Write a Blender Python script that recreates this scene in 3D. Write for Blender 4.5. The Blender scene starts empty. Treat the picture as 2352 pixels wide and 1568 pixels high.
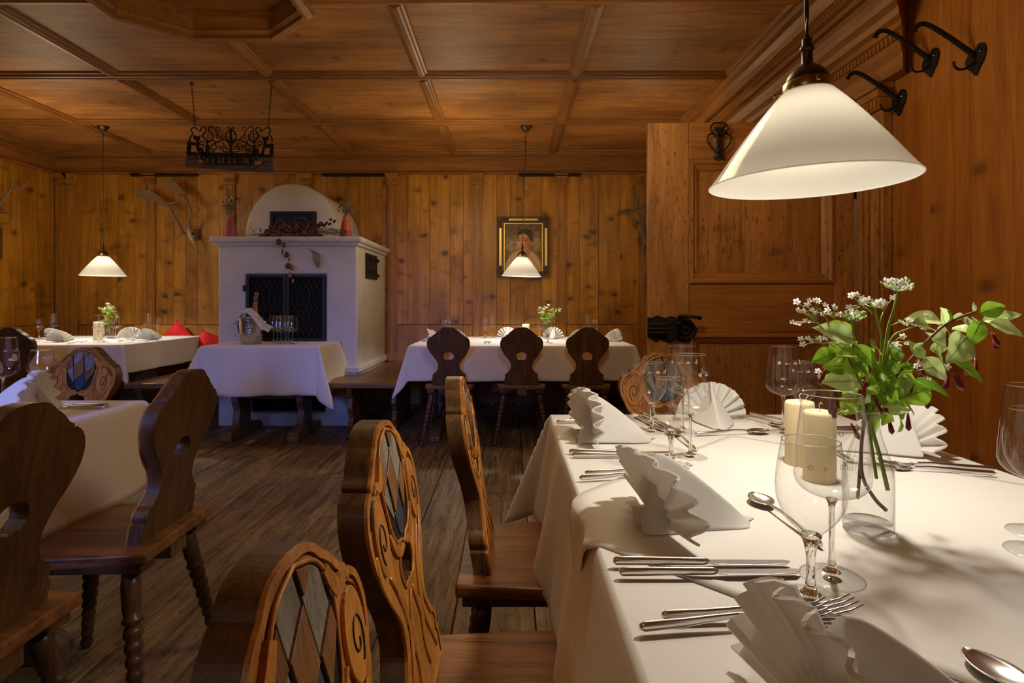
import bpy, math, random
from math import sin, cos, pi, sqrt, atan2, radians
from mathutils import Vector, Matrix, Euler
from mathutils.geometry import tessellate_polygon
SC = bpy.context.scene
COL = SC.collection
random.seed(7)
# ------------------------------------------------------------------ camera
cam_d = bpy.data.cameras.new('camera'); cam = bpy.data.objects.new('camera', cam_d); COL.objects.link(cam)
cam.location = (0, 0, 1.10); cam.rotation_euler = (pi/2, 0, 0)
cam_d.sensor_width = 36; cam_d.lens = 36*1300/2352
cam_d.shift_x = 6/2352; cam_d.shift_y = -92/2352
cam_d.clip_start = 0.02; cam_d.clip_end = 50
SC.camera = cam
# ------------------------------------------------------------------ world, exposure
w = bpy.data.worlds.new('world'); SC.world = w; w.use_nodes = True
w.node_tree.nodes['Background'].inputs[0].default_value = (0.45, 0.55, 1.0, 1)
w.node_tree.nodes['Background'].inputs[1].default_value = 0.08
SC.view_settings.view_transform = 'Standard'; SC.view_settings.look = 'None'
SC.view_settings.exposure = 0.0; SC.view_settings.gamma = 1.0; SC.view_settings.use_curve_mapping = False
SC.cycles.max_bounces = 12; SC.cycles.transparent_max_bounces = 24; SC.cycles.transmission_bounces = 12
SC.cycles.caustics_reflective = False; SC.cycles.caustics_refractive = False
SC.cycles.sample_clamp_indirect = 3.0
def area(name, loc, aim, sx, sy, power, color, spread=pi):
    d = bpy.data.lights.new(name, 'AREA'); d.shape = 'RECTANGLE'; d.size = sx; d.size_y = sy
    d.energy = power; d.color = color; d.spread = spread
    o = bpy.data.objects.new(name, d); COL.objects.link(o); o.location = loc
    o.rotation_euler = (Vector(aim)-Vector(loc)).to_track_quat('-Z', 'Y').to_euler()
    return o
# daylight entering by the two windows of the street side, behind the camera
area('window_daylight', (-1.60, -1.46, 1.55), (-1.4, 4.5, 0.30), 0.75, 1.0, 4.3, (0.20, 0.29, 1.0), radians(32))
area('window_daylight_left', (-3.6, -1.46, 1.60), (-3.2, 4.5, 0.5), 0.9, 1.0, 1.8, (0.30, 0.40, 1.0), radians(40))
# warm point fills added in mid-air to even out the room light, no fixtures
def plamp(name, loc, power, color=(1.0, 0.80, 0.55), r=0.16):
    d = bpy.data.lights.new(name, 'POINT'); d.energy = power; d.color = color; d.shadow_soft_size = r
    o = bpy.data.objects.new(name, d); COL.objects.link(o); o.location = loc; return o
for lx, ly, lw_ in ((-0.9, -0.6, 5), (-3.4, 1.5, 6), (-3.7, 4.55, 14), (-0.45, 4.75, 13), (1.1, 4.6, 6), (-1.0, 2.9, 3), (0.3, 1.9, 20)):
    plamp('ceiling_lamp_light', (lx, ly, 2.0), lw_, (1.0, 0.78, 0.48), 0.22)
def lamp_light(x, y, zr, spot, glow):
    """light of one pendant: reflector bulb plus the glow on its opal shade"""
    d = bpy.data.lights.new('pendant_spot', 'SPOT'); d.energy = spot; d.color = (1.0, 0.92, 0.80)
    d.spot_size = radians(134); d.spot_blend = 0.35; d.shadow_soft_size = 0.035
    o = bpy.data.objects.new('pendant_spot', d); COL.objects.link(o); o.location = (x, y, zr+0.080)
    plamp('pendant_bulb', (x, y, zr+0.080), glow, (1.0, 0.90, 0.74), 0.02)
lamp_light(0.574, 1.085, 1.327, 20, 1.3)
lamp_light(0.110, 5.14, 1.335, 30, 1.7)
lamp_light(-3.69, 5.14, 1.335, 30, 1.7)
lamp_light(-1.85, 0.9, 1.335, 5, 0.8)  # added unseen pendant, brightens the left foreground table
# ------------------------------------------------------------------ materials
MAT = {}
def nmat(name):
    m = bpy.data.materials.new(name); m.use_nodes = True
    nt = m.node_tree; b = nt.nodes['Principled BSDF']; MAT[name] = m
    return m, nt, b
def N(nt, t, **kw):
    n = nt.nodes.new(t)
    for k, v in kw.items():
        if k.startswith('i_'): n.inputs[k[2:].replace('_', ' ')].default_value = v
        else: setattr(n, k, v)
    return n
def L(nt, a, b): nt.links.new(a, b)
def mth(nt, op, a, b=None, clamp=False):
    n = nt.nodes.new('ShaderNodeMath'); n.operation = op; n.use_clamp = clamp
    for i, x in enumerate((a, b)):
        if x is None: continue
        if isinstance(x, (int, float)): n.inputs[i].default_value = x
        else: nt.links.new(x, n.inputs[i])
    return n.outputs[0]
def mixc(nt, fac, a, b, mode='MIX'):
    n = nt.nodes.new('ShaderNodeMix'); n.data_type = 'RGBA'; n.blend_type = mode
    for s, x in ((n.inputs[0], fac), (n.inputs[6], a), (n.inputs[7], b)):
        if isinstance(x, (int, float)): s.default_value = x
        elif isinstance(x, tuple): s.default_value = (*x, 1) if len(x) == 3 else x
        else: nt.links.new(x, s)
    return n.outputs[2]
def ramp(nt, src, stops):
    n = nt.nodes.new('ShaderNodeValToRGB'); e = n.color_ramp.elements
    while len(e) < len(stops): e.new(0.5)
    for k, (p, c) in enumerate(stops):
        e[k].position = p; e[k].color = (*c, 1) if len(c) == 3 else c
    nt.links.new(src, n.inputs[0]); return n.outputs[0]
def simple(name, col, rough=0.5, metal=0.0, bump=0.0, bscale=80, vary=0.0, **kw):
    m, nt, b = nmat(name)
    b.inputs['Base Color'].default_value = (*col, 1); b.inputs['Roughness'].default_value = rough
    b.inputs['Metallic'].default_value = metal
    for k, v in kw.items(): b.inputs[k.replace('_', ' ')].default_value = v
    tc = N(nt, 'ShaderNodeTexCoord')
    no = N(nt, 'ShaderNodeTexNoise', i_Scale=bscale, i_Detail=4.0); L(nt, tc.outputs['Object'], no.inputs['Vector'])
    if vary:
        L(nt, mixc(nt, no.outputs[0], tuple(c*(1-vary) for c in col), tuple(min(1, c*(1+vary)) for c in col)), b.inputs['Base Color'])
    if bump:
        bp = N(nt, 'ShaderNodeBump', i_Strength=bump, i_Distance=0.004); L(nt, no.outputs[0], bp.inputs['Height']); L(nt, bp.outputs[0], b.inputs['Normal'])
    return m
def wood(name, light, dark, axis='Z', knots=0.0, rough=0.42, wear=0.0, grain=1.0, blotch=0.5, bump=0.25, coat=0.0, rvar=0.25, knotc=(0.06, 0.022, 0.006)):
    m, nt, b = nmat(name)
    tc = N(nt, 'ShaderNodeTexCoord'); oi = N(nt, 'ShaderNodeObjectInfo')
    off = N(nt, 'ShaderNodeVectorMath', operation='SCALE'); off.inputs[0].default_value = (37.3, 61.7, 23.9)
    L(nt, oi.outputs['Random'], off.inputs['Scale'])
    add = N(nt, 'ShaderNodeVectorMath', operation='ADD'); L(nt, tc.outputs['Object'], add.inputs[0]); L(nt, off.outputs[0], add.inputs[1])
    def stretch(sa, sc):
        mp = N(nt, 'ShaderNodeMapping'); mp.inputs['Scale'].default_value = tuple(sa if 'XYZ'[k] == axis else sc for k in range(3))
        L(nt, add.outputs[0], mp.inputs[0]); return mp.outputs[0]
    n1 = N(nt, 'ShaderNodeTexNoise', i_Scale=1.0, i_Detail=5.0, i_Roughness=0.6, i_Distortion=1.2); L(nt, stretch(1.1*grain, 14*grain), n1.inputs['Vector'])
    n2 = N(nt, 'ShaderNodeTexNoise', i_Scale=1.0, i_Detail=3.0, i_Roughness=0.7, i_Distortion=0.3); L(nt, stretch(5*grain, 190*grain), n2.inputs['Vector'])
    n3 = N(nt, 'ShaderNodeTexNoise', i_Scale=1.0, i_Detail=2.0); L(nt, stretch(1.3, 3.0), n3.inputs['Vector'])
    f = mth(nt, 'ADD', mth(nt, 'MULTIPLY', n1.outputs[0], 0.62), mth(nt, 'MULTIPLY', n2.outputs[0], 0.42))
    c = ramp(nt, f, [(0.38, dark), (0.64, light)])
    c = mixc(nt, blotch, c, ramp(nt, n3.outputs[0], [(0.33, (0.52, 0.48, 0.44)), (0.6, (1, 1, 1))]), 'MULTIPLY')
    c = mixc(nt, rvar, c, ramp(nt, oi.outputs['Random'], [(0.0, (0.62, 0.58, 0.55)), (1.0, (1.0, 1.0, 1.0))]), 'MULTIPLY')
    if knots:
        nd = N(nt, 'ShaderNodeTexNoise', i_Scale=9.0, i_Detail=2.0); L(nt, add.outputs[0], nd.inputs['Vector'])
        ds = N(nt, 'ShaderNodeVectorMath', operation='SCALE'); L(nt, nd.outputs[1], ds.inputs[0]); ds.inputs['Scale'].default_value = 0.055
        ad = N(nt, 'ShaderNodeVectorMath', operation='ADD'); L(nt, add.outputs[0], ad.inputs[0]); L(nt, ds.outputs[0], ad.inputs[1])
        mp = N(nt, 'ShaderNodeMapping'); mp.inputs['Scale'].default_value = tuple(5.6 if 'XYZ'[k] == axis else 3.5 for k in range(3)); L(nt, ad.outputs[0], mp.inputs[0])
        vo = N(nt, 'ShaderNodeTexVoronoi'); L(nt, mp.outputs[0], vo.inputs['Vector']); vo.inputs['Scale'].default_value = 1.0; vo.inputs['Randomness'].default_value = 1.0
        k1 = ramp(nt, vo.outputs['Distance'], [(0.06, (1, 1, 1)), (0.11, (0.75, 0.75, 0.75)), (0.17, (0.22, 0.22, 0.22)), (0.33, (0, 0, 0))])
        c = mixc(nt, mth(nt, 'MULTIPLY', k1, knots), c, knotc)
    if knots > 0.8:
        ns = N(nt, 'ShaderNodeTexNoise', i_Scale=1.0, i_Detail=4.0, i_Roughness=0.55, i_Distortion=0.8); L(nt, stretch(5.5, 2.6), ns.inputs['Vector'])
        sm = ramp(nt, ns.outputs[0], [(0.55, (1, 1, 1)), (0.66, (0.62, 0.58, 0.50)), (0.76, (0.36, 0.32, 0.26))])
        c = mixc(nt, 0.85, c, sm, 'MULTIPLY')
    if wear:
        nw = N(nt, 'ShaderNodeTexNoise', i_Scale=60.0, i_Detail=6.0, i_Roughness=0.7); L(nt, stretch(0.35, 1.0), nw.inputs['Vector'])
        k2 = ramp(nt, nw.outputs[0], [(0.56, (0, 0, 0)), (0.63, (1, 1, 1))])
        c = mixc(nt, mth(nt, 'MULTIPLY', k2, wear), c, tuple(x*0.35 for x in dark))
    L(nt, c, b.inputs['Base Color'])
    L(nt, mth(nt, 'ADD', mth(nt, 'MULTIPLY', n2.outputs[0], 0.25), rough-0.1), b.inputs['Roughness'])
    b.inputs['Coat Weight'].default_value = coat; b.inputs['Coat Roughness'].default_value = 0.25
    bp = N(nt, 'ShaderNodeBump', i_Strength=bump, i_Distance=0.003); L(nt, f, bp.inputs['Height']); L(nt, bp.outputs[0], b.inputs['Normal'])
    return m
PL, PD = (0.70, 0.325, 0.026), (0.36, 0.145, 0.010)
for ax in 'XYZ':
    wood('pine_'+ax, PL, PD, ax, knots=0.0 if ax != 'Z' else 0.88, rough=0.44, blotch=0.7)
wood('ceiling_X', (0.60, 0.27, 0.062), (0.30, 0.115, 0.022), 'X', knots=0.55, rough=0.52, blotch=0.85, grain=1.5, bump=0.4)
wood('trim_X', (0.44, 0.185, 0.036), (0.22, 0.083, 0.014), 'X', rough=0.42)
wood('trim_Y', (0.44, 0.185, 0.036), (0.22, 0.083, 0.014), 'Y', rough=0.42)
wood('trim_Z', (0.58, 0.26, 0.036), (0.33, 0.128, 0.014), 'Z', rough=0.42)
wood('door_Z', (0.62, 0.285, 0.075), (0.33, 0.135, 0.031), 'Z', knots=0.45, rough=0.46, wear=0.75, blotch=0.6)
wood('door_X', (0.54, 0.235, 0.054), (0.29, 0.11, 0.022), 'X', knots=0.0, rough=0.4, wear=0.2)
wood('rightwall_Z', (0.56, 0.215, 0.028), (0.34, 0.112, 0.012), 'Z', knots=0.6, rough=0.42, wear=0.0, blotch=0.4, rvar=0.12)
wood('floor_Y', (0.47, 0.335, 0.195), (0.070, 0.044, 0.026), 'Y', knots=0.3, rough=0.50, wear=0.7, grain=1.5, blotch=0.8, bump=0.6, rvar=0.35)
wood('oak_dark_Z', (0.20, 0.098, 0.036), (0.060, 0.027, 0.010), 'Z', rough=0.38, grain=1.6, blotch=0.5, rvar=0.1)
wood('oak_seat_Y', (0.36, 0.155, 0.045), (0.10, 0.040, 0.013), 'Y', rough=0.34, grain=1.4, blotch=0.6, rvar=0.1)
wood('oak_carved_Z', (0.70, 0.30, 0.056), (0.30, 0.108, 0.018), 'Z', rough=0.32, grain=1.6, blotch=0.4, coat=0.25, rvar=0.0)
wood('oak_lozenge_Z', (0.36, 0.17, 0.07), (0.15, 0.062, 0.024), 'Z', rough=0.36, grain=2.0, rvar=0.2)
wood('grey_lozenge_Z', (0.36, 0.33, 0.27), (0.13, 0.105, 0.08), 'Z', rough=0.55, grain=2.2, rvar=0.2)
wood('leg_Z', (0.13, 0.07, 0.036), (0.045, 0.024, 0.013), 'Z', rough=0.30, grain=2.0, rvar=0.0)
wood('trestle_Z', (0.23, 0.175, 0.115), (0.095, 0.066, 0.04), 'Z', rough=0.45, grain=1.5)
wood('bench_X', (0.30, 0.145, 0.048), (0.12, 0.05, 0.015), 'X', rough=0.30, wear=0.3)
wood('bench_Y', (0.33, 0.135, 0.045), (0.13, 0.045, 0.014), 'Y', rough=0.30, wear=0.3)
wood('greywood_X', (0.20, 0.14, 0.10), (0.08, 0.05, 0.034), 'X', rough=0.6, grain=2)
wood('driftwood', (0.26, 0.20, 0.13), (0.11, 0.08, 0.05), 'Z', rough=0.65, grain=5)
simple('groove', (0.012, 0.008, 0.006), 0.5)
simple('blue_field', (0.04, 0.055, 0.095), 0.28)
simple('shadow_gap', (0.02, 0.01, 0.005), 0.9)
simple('soot', (0.006, 0.005, 0.005), 0.9)  # black of the stove's inside, and of the dark painted into the doorway
simple('iron', (0.013, 0.012, 0.011), 0.5, 0.3, bump=0.5, bscale=120)
simple('iron_grille', (0.035, 0.033, 0.030), 0.4, 0.7, bump=0.2)
simple('steel', (0.72, 0.70, 0.67), 0.27, 1.0)
simple('hammered', (0.66, 0.65, 0.63), 0.16, 1.0, bump=1.0, bscale=70)
simple('brass', (0.40, 0.30, 0.13), 0.30, 1.0)
simple('brass_dark', (0.085, 0.065, 0.038), 0.40, 0.9)
simple('cord', (0.03, 0.02, 0.015), 0.6)
simple('gilt', (0.80, 0.55, 0.15), 0.33, 0.85, bump=0.3, bscale=60, vary=0.2)
simple('frame_dark', (0.12, 0.085, 0.045), 0.45, 0.5, bump=1.0, bscale=160, vary=0.5)
simple('antler', (0.24, 0.155, 0.09), 0.5, bump=0.6, bscale=90, vary=0.35)
simple('antler_tip', (0.50, 0.42, 0.30), 0.4)
simple('bone', (0.60, 0.50, 0.32), 0.6, bump=0.3, bscale=90, vary=0.15)
simple('red_cloth', (0.62, 0.012, 0.012), 0.85, bump=0.3, bscale=300)
simple('wax', (0.86, 0.74, 0.46), 0.42, Subsurface_Weight=0.25, Subsurface_Scale=0.01)
simple('wick', (0.75, 0.62, 0.35), 0.8)
simple('pink_ceramic', (0.44, 0.10, 0.115), 0.45, bump=0.2, bscale=60)
simple('coral_ceramic', (0.62, 0.085, 0.06), 0.45, bump=0.3, bscale=60)
simple('eucalyptus', (0.125, 0.040, 0.042), 0.55, vary=0.5, bscale=9)
simple('eucalyptus_light', (0.30, 0.095, 0.07), 0.55, vary=0.3, bscale=9)
simple('straw', (0.30, 0.22, 0.11), 0.7, vary=0.3, bscale=20)
simple('dry_green', (0.20, 0.17, 0.075), 0.8, vary=0.5, bscale=30)
simple('dry_yellow', (0.62, 0.46, 0.12), 0.7)
def leafmat(name, c1, c2):
    m, nt, b = nmat(name); out = nt.nodes['Material Output']; b.inputs['Roughness'].default_value = 0.45
    tc = N(nt, 'ShaderNodeTexCoord'); oi = N(nt, 'ShaderNodeObjectInfo')
    no = N(nt, 'ShaderNodeTexNoise', i_Scale=5.0, i_Detail=3.0); L(nt, tc.outputs['Object'], no.inputs['Vector'])
    f = mth(nt, 'ADD', mth(nt, 'MULTIPLY', no.outputs[0], 0.5), mth(nt, 'MULTIPLY', oi.outputs['Random'], 0.5))
    c = mixc(nt, f, c1, c2); L(nt, c, b.inputs['Base Color'])
    tl = N(nt, 'ShaderNodeBsdfTranslucent'); L(nt, c, tl.inputs[0]); mx = N(nt, 'ShaderNodeMixShader'); mx.inputs[0].default_value = 0.45
    L(nt, b.outputs[0], mx.inputs[1]); L(nt, tl.outputs[0], mx.inputs[2]); L(nt, mx.outputs[0], out.inputs[0])
leafmat('petal', (0.80, 0.82, 0.74), (0.92, 0.92, 0.88)); leafmat('petal_pink', (0.80, 0.68, 0.65), (0.92, 0.86, 0.84)); leafmat('leaf', (0.14, 0.34, 0.02), (0.42, 0.60, 0.06)); leafmat('leaf_pale', (0.42, 0.58, 0.16), (0.62, 0.72, 0.34))
simple('stem_green', (0.28, 0.40, 0.05), 0.5)
simple('twig', (0.17, 0.10, 0.055), 0.7, bump=0.5, bscale=200)
simple('bud_green', (0.42, 0.56, 0.16), 0.5)
simple('wine_bud', (0.20, 0.012, 0.022), 0.4, vary=0.3, bscale=60)
simple('foil', (0.42, 0.30, 0.18), 0.3, 0.9)
simple('etch', (0.85, 0.86, 0.88), 0.7)
simple('cap_white', (0.85, 0.85, 0.85), 0.5)
# plaster
m, nt, b = nmat('plaster'); b.inputs['Roughness'].default_value = 0.85
tc = N(nt, 'ShaderNodeTexCoord')
n1 = N(nt, 'ShaderNodeTexNoise', i_Scale=3.0, i_Detail=5.0); L(nt, tc.outputs['Object'], n1.inputs['Vector'])
n2 = N(nt, 'ShaderNodeTexNoise', i_Scale=26.0, i_Detail=6.0, i_Roughness=0.65); L(nt, tc.outputs['Object'], n2.inputs['Vector'])
L(nt, ramp(nt, n1.outputs[0], [(0.3, (0.60, 0.57, 0.53)), (0.65, (0.70, 0.68, 0.655))]), b.inputs['Base Color'])
bp = N(nt, 'ShaderNodeBump', i_Strength=0.35, i_Distance=0.02); L(nt, n2.outputs[0], bp.inputs['Height']); L(nt, bp.outputs[0], b.inputs['Normal'])
# linen
def linen(name, col, sc=1800, st=0.25):
    m, nt, b = nmat(name); b.inputs['Roughness'].default_value = 0.9
    b.inputs['Sheen Weight'].default_value = 0.25
    tc = N(nt, 'ShaderNodeTexCoord')
    w1 = N(nt, 'ShaderNodeTexNoise', i_Scale=sc*0.5, i_Detail=2.0); L(nt, tc.outputs['Object'], w1.inputs['Vector'])
    n2 = N(nt, 'ShaderNodeTexNoise', i_Scale=5.0, i_Detail=4.0, i_Distortion=0.6); L(nt, tc.outputs['Object'], n2.inputs['Vector'])
    h = mth(nt, 'ADD', w1.outputs[0], mth(nt, 'MULTIPLY', n2.outputs[0], 9.0))
    b.inputs['Base Color'].default_value = (*col, 1)
    bp = N(nt, 'ShaderNodeBump', i_Strength=st, i_Distance=0.0012); L(nt, h, bp.inputs['Height']); L(nt, bp.outputs[0], b.inputs['Normal'])
linen('cloth', (0.80, 0.775, 0.73))
linen('napkin', (0.84, 0.825, 0.79), 2200, 0.25)
nt = MAT['napkin'].node_tree; tl = N(nt, 'ShaderNodeBsdfTranslucent'); tl.inputs[0].default_value = (0.86, 0.83, 0.76, 1); mx = N(nt, 'ShaderNodeMixShader'); mx.inputs[0].default_value = 0.30
L(nt, nt.nodes['Principled BSDF'].outputs[0], mx.inputs[1]); L(nt, tl.outputs[0], mx.inputs[2]); L(nt, mx.outputs[0], nt.nodes['Material Output'].inputs[0])
# glass
def facing_fresnel(nt, f0, k=1.0):
    """Schlick reflectance, the same on both faces of a thin wall"""
    lw = N(nt, 'ShaderNodeLayerWeight', i_Blend=0.5)
    return mth(nt, 'ADD', mth(nt, 'MULTIPLY', mth(nt, 'POWER', lw.outputs['Facing'], 4.0), k), f0, True), lw
def glassmats():
    m, nt, b = nmat('thin_glass'); nt.nodes.remove(b); out = nt.nodes['Material Output']
    tr = N(nt, 'ShaderNodeBsdfTransparent'); gl = N(nt, 'ShaderNodeBsdfGlossy', i_Roughness=0.02)
    ff, lw = facing_fresnel(nt, 0.08, 0.80)
    L(nt, ramp(nt, lw.outputs['Facing'], [(0.0, (0.985, 0.985, 0.985)), (0.80, (0.955, 0.955, 0.955)), (0.93, (0.80, 0.80, 0.79)), (1.0, (0.25, 0.25, 0.24))]), tr.inputs[0])
    mx = N(nt, 'ShaderNodeMixShader'); L(nt, ff, mx.inputs[0]); L(nt, tr.outputs[0], mx.inputs[1]); L(nt, gl.outputs[0], mx.inputs[2])
    L(nt, mx.outputs[0], out.inputs[0])
    m, nt, b = nmat('solid_glass'); nt.nodes.remove(b); out = nt.nodes['Material Output']
    g = N(nt, 'ShaderNodeBsdfGlass', i_IOR=1.48, i_Roughness=0.0); tr = N(nt, 'ShaderNodeBsdfTransparent')
    mx = N(nt, 'ShaderNodeMixShader'); mx.inputs[0].default_value = 0.0; L(nt, g.outputs[0], mx.inputs[1]); L(nt, tr.outputs[0], mx.inputs[2])
    L(nt, mx.outputs[0], out.inputs[0])
    m, nt, b = nmat('water'); nt.nodes.remove(b); out = nt.nodes['Material Output']
    tr = N(nt, 'ShaderNodeBsdfTransparent'); gl = N(nt, 'ShaderNodeBsdfGlossy', i_Roughness=0.02); ff, lw = facing_fresnel(nt, 0.03, 0.4)
    L(nt, ramp(nt, lw.outputs['Facing'], [(0.0, (0.98, 0.985, 0.98)), (0.8, (0.92, 0.925, 0.92)), (1.0, (0.5, 0.5, 0.48))]), tr.inputs[0])
    mx = N(nt, 'ShaderNodeMixShader'); L(nt, ff, mx.inputs[0]); L(nt, tr.outputs[0], mx.inputs[1]); L(nt, gl.outputs[0], mx.inputs[2]); L(nt, mx.outputs[0], out.inputs[0])
    m, nt, b = nmat('rose_wine')
    b.inputs['Base Color'].default_value = (0.75, 0.22, 0.07, 1); b.inputs['Roughness'].default_value = 0.05; b.inputs['Transmission Weight'].default_value = 0.6
    m, nt, b = nmat('opal'); nt.nodes.remove(b); out = nt.nodes['Material Output']
    di = N(nt, 'ShaderNodeBsdfDiffuse'); di.inputs[0].default_value = (0.74, 0.73, 0.68, 1)
    tl = N(nt, 'ShaderNodeBsdfTranslucent'); tl.inputs[0].default_value = (0.80, 0.765, 0.66, 1)
    gl = N(nt, 'ShaderNodeBsdfGlossy', i_Roughness=0.12)
    mx = N(nt, 'ShaderNodeMixShader'); mx.inputs[0].default_value = 0.30; L(nt, di.outputs[0], mx.inputs[1]); L(nt, tl.outputs[0], mx.inputs[2])
    ff, lw = facing_fresnel(nt, 0.03, 0.4)
    m2 = N(nt, 'ShaderNodeMixShader'); L(nt, ff, m2.inputs[0]); L(nt, mx.outputs[0], m2.inputs[1]); L(nt, gl.outputs[0], m2.inputs[2])
    L(nt, m2.outputs[0], out.inputs[0])
glassmats()
m, nt, b = nmat('opal_rim'); tl = N(nt, 'ShaderNodeBsdfTranslucent'); tl.inputs[0].default_value = (0.85, 0.83, 0.76, 1); mx = N(nt, 'ShaderNodeMixShader'); mx.inputs[0].default_value = 0.7
b.inputs['Base Color'].default_value = (0.85, 0.84, 0.80, 1); L(nt, b.outputs[0], mx.inputs[1]); L(nt, tl.outputs[0], mx.inputs[2]); L(nt, mx.outputs[0], nt.nodes['Material Output'].inputs[0])
# ------------------------------------------------------------------ mesh helpers
def W(px, py, Y):
    return Vector(((px-1170)*Y/1300, Y, 1.10-(py-692)*Y/1300))
class MB:
    def __init__(s): s.v = []; s.f = []; s.sm = []
    def add(s, vs, fs, smooth=False, T=None):
        n = len(s.v)
        s.v += [tuple(T @ Vector(v)) if T else tuple(v) for v in vs]
        for f in fs: s.f.append(tuple(i+n for i in f)); s.sm.append(smooth)
        return s
    def box(s, x0, x1, y0, y1, z0, z1, T=None):
        vs = [(x, y, z) for x in (x0, x1) for y in (y0, y1) for z in (z0, z1)]
        return s.add(vs, [(0, 1, 3, 2), (4, 6, 7, 5), (0, 4, 5, 1), (2, 3, 7, 6), (0, 2, 6, 4), (1, 5, 7, 3)], False, T)
    def lathe(s, prof, n=20, T=None, smooth=True, capb=True, capt=True, arc=None):
        vs = []; fs = []; k = len(prof)
        for j in range(n):
            a = 2*pi*j/n
            for r, z in prof: vs.append((r*cos(a), r*sin(a), z))
        for j in range(n):
            j2 = (j+1) % n
            for i in range(k-1): fs.append((j*k+i, j2*k+i, j2*k+i+1, j*k+i+1))
        s.add(vs, fs, smooth, T)
        base = len(s.v)-len(vs)
        if capb and prof[0][0] > 1e-4: s.f.append(tuple(base+j*k for j in reversed(range(n)))); s.sm.append(False)
        if capt and prof[-1][0] > 1e-4: s.f.append(tuple(base+j*k+k-1 for j in range(n))); s.sm.append(False)
        return s
    def tube(s, pts, rad, n=8, T=None, flat=1.0, closed=False):
        pts = [Vector(p) for p in pts]; m = len(pts)
        if not isinstance(rad, (list, tuple)): rad = [rad]*m
        vs = []; fs = []; up = None
        for i, p in enumerate(pts):
            if closed: t = pts[(i+1) % m]-pts[i-1]
            else: t = pts[min(i+1, m-1)]-pts[max(i-1, 0)]
            if t.length < 1e-9: t = Vector((0, 0, 1))
            t.normalize()
            if up is None: up = Vector((0, 0, 1)) if abs(t.z) < 0.9 else Vector((0, 1, 0))
            u = up - t*up.dot(t)
            if u.length < 1e-6: u = Vector((1, 0, 0))-t*t.x
            u.normalize(); up = u; v = t.cross(u)
            for k in range(n):
                a = 2*pi*k/n
                vs.append(p + u*cos(a)*rad[i] + v*sin(a)*rad[i]*flat)
        for i in range(m if closed else m-1):
            i2 = (i+1) % m
            for k in range(n):
                k2 = (k+1) % n; fs.append((i*n+k, i*n+k2, i2*n+k2, i2*n+k))
        s.add(vs, fs, True, T)
        if not closed:
            b = len(s.v)-len(vs)
            s.f.append(tuple(b+k for k in reversed(range(n)))); s.sm.append(False)
            s.f.append(tuple(b+(m-1)*n+k for k in range(n))); s.sm.append(False)
        return s
    def prism(s, loops, d0, d1, fn=None, T=None, smooth=False):
        """loops: outer outline and holes, (u, v) pairs; fn(u, v, d) -> xyz"""
        if not isinstance(loops[0][0], (tuple, list)): loops = [loops]
        fn = fn or (lambda u, v, d: (u, d, v))
        flat = [p for l in loops for p in l]; n = len(flat)
        tris = tessellate_polygon([[Vector((p[0], p[1], 0)) for p in l] for l in loops])
        vs = [fn(p[0], p[1], d0) for p in flat]+[fn(p[0], p[1], d1) for p in flat]
        s.add(vs, [tuple(t) for t in tris]+[tuple(i+n for i in reversed(t)) for t in tris], False, T)
        base = len(s.v)-2*n; o = 0
        for l in loops:
            m = len(l)
            for i in range(m):
                a, c = o+i, o+(i+1) % m
                s.f.append((base+a, base+c, base+c+n, base+a+n)); s.sm.append(smooth)
            o += m
        return s
    def grid(s, P, smooth=True, closeu=False, T=None):
        nu, nv = len(P), len(P[0]); vs = [p for r in P for p in r]; fs = []
        for i in range(nu if closeu else nu-1):
            i2 = (i+1) % nu
            for j in range(nv-1): fs.append((i*nv+j, i2*nv+j, i2*nv+j+1, i*nv+j+1))
        return s.add(vs, fs, smooth, T)
    def sphere(s, c, r, n=10, m=6, sc=(1, 1, 1), T=None):
        P = []
        for i in range(n):
            a = 2*pi*i/n
            P.append([(c[0]+r*sc[0]*cos(a)*sin(pi*j/m), c[1]+r*sc[1]*sin(a)*sin(pi*j/m), c[2]+r*sc[2]*cos(pi*j/m)) for j in range(m+1)])
        return s.grid(P, True, True, T)
    def build(s, name, mat, parent=None, bevel=0.0, bseg=2, subsurf=0, solid=0.0, fixn=True):
        me = bpy.data.meshes.new(name); me.from_pydata(s.v, [], s.f); me.validate()
        if fixn:
            import bmesh
            bm = bmesh.new(); bm.from_mesh(me); bmesh.ops.recalc_face_normals(bm, faces=bm.faces); bm.to_mesh(me); bm.free()
        if len(me.polygons) == len(s.sm): me.polygons.foreach_set('use_smooth', s.sm)
        me.materials.append(MAT[mat] if isinstance(mat, str) else mat)
        o = bpy.data.objects.new(name, me); COL.objects.link(o)
        if parent: o.parent = parent
        if solid:
            md = o.modifiers.new('solid', 'SOLIDIFY'); md.thickness = solid; md.offset = 0
        if bevel:
            md = o.modifiers.new('bevel', 'BEVEL'); md.width = bevel; md.segments = bseg; md.limit_method = 'ANGLE'; md.angle_limit = radians(40)
            md.harden_normals = False
        if subsurf:
            md = o.modifiers.new('sub', 'SUBSURF'); md.levels = subsurf; md.render_levels = subsurf
        return o
def tag(o, label, cat, group=None, kind=None):
    if label: o['label'] = label
    if cat: o['category'] = cat
    if group: o['group'] = group
    if kind: o['kind'] = kind
    return o
def struct(o): o['kind'] = 'structure'; return o
def thing(name, label, cat, loc=(0, 0, 0), rz=0.0, group=None):
    o = bpy.data.objects.new(name, None); COL.objects.link(o); o.empty_display_size = 0.05
    o.location = loc; o.rotation_euler = (0, 0, rz)
    return tag(o, label, cat, group)
KIDS = {}
def kids(o):
    return [c for c in bpy.data.objects if c.parent == o]
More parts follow.
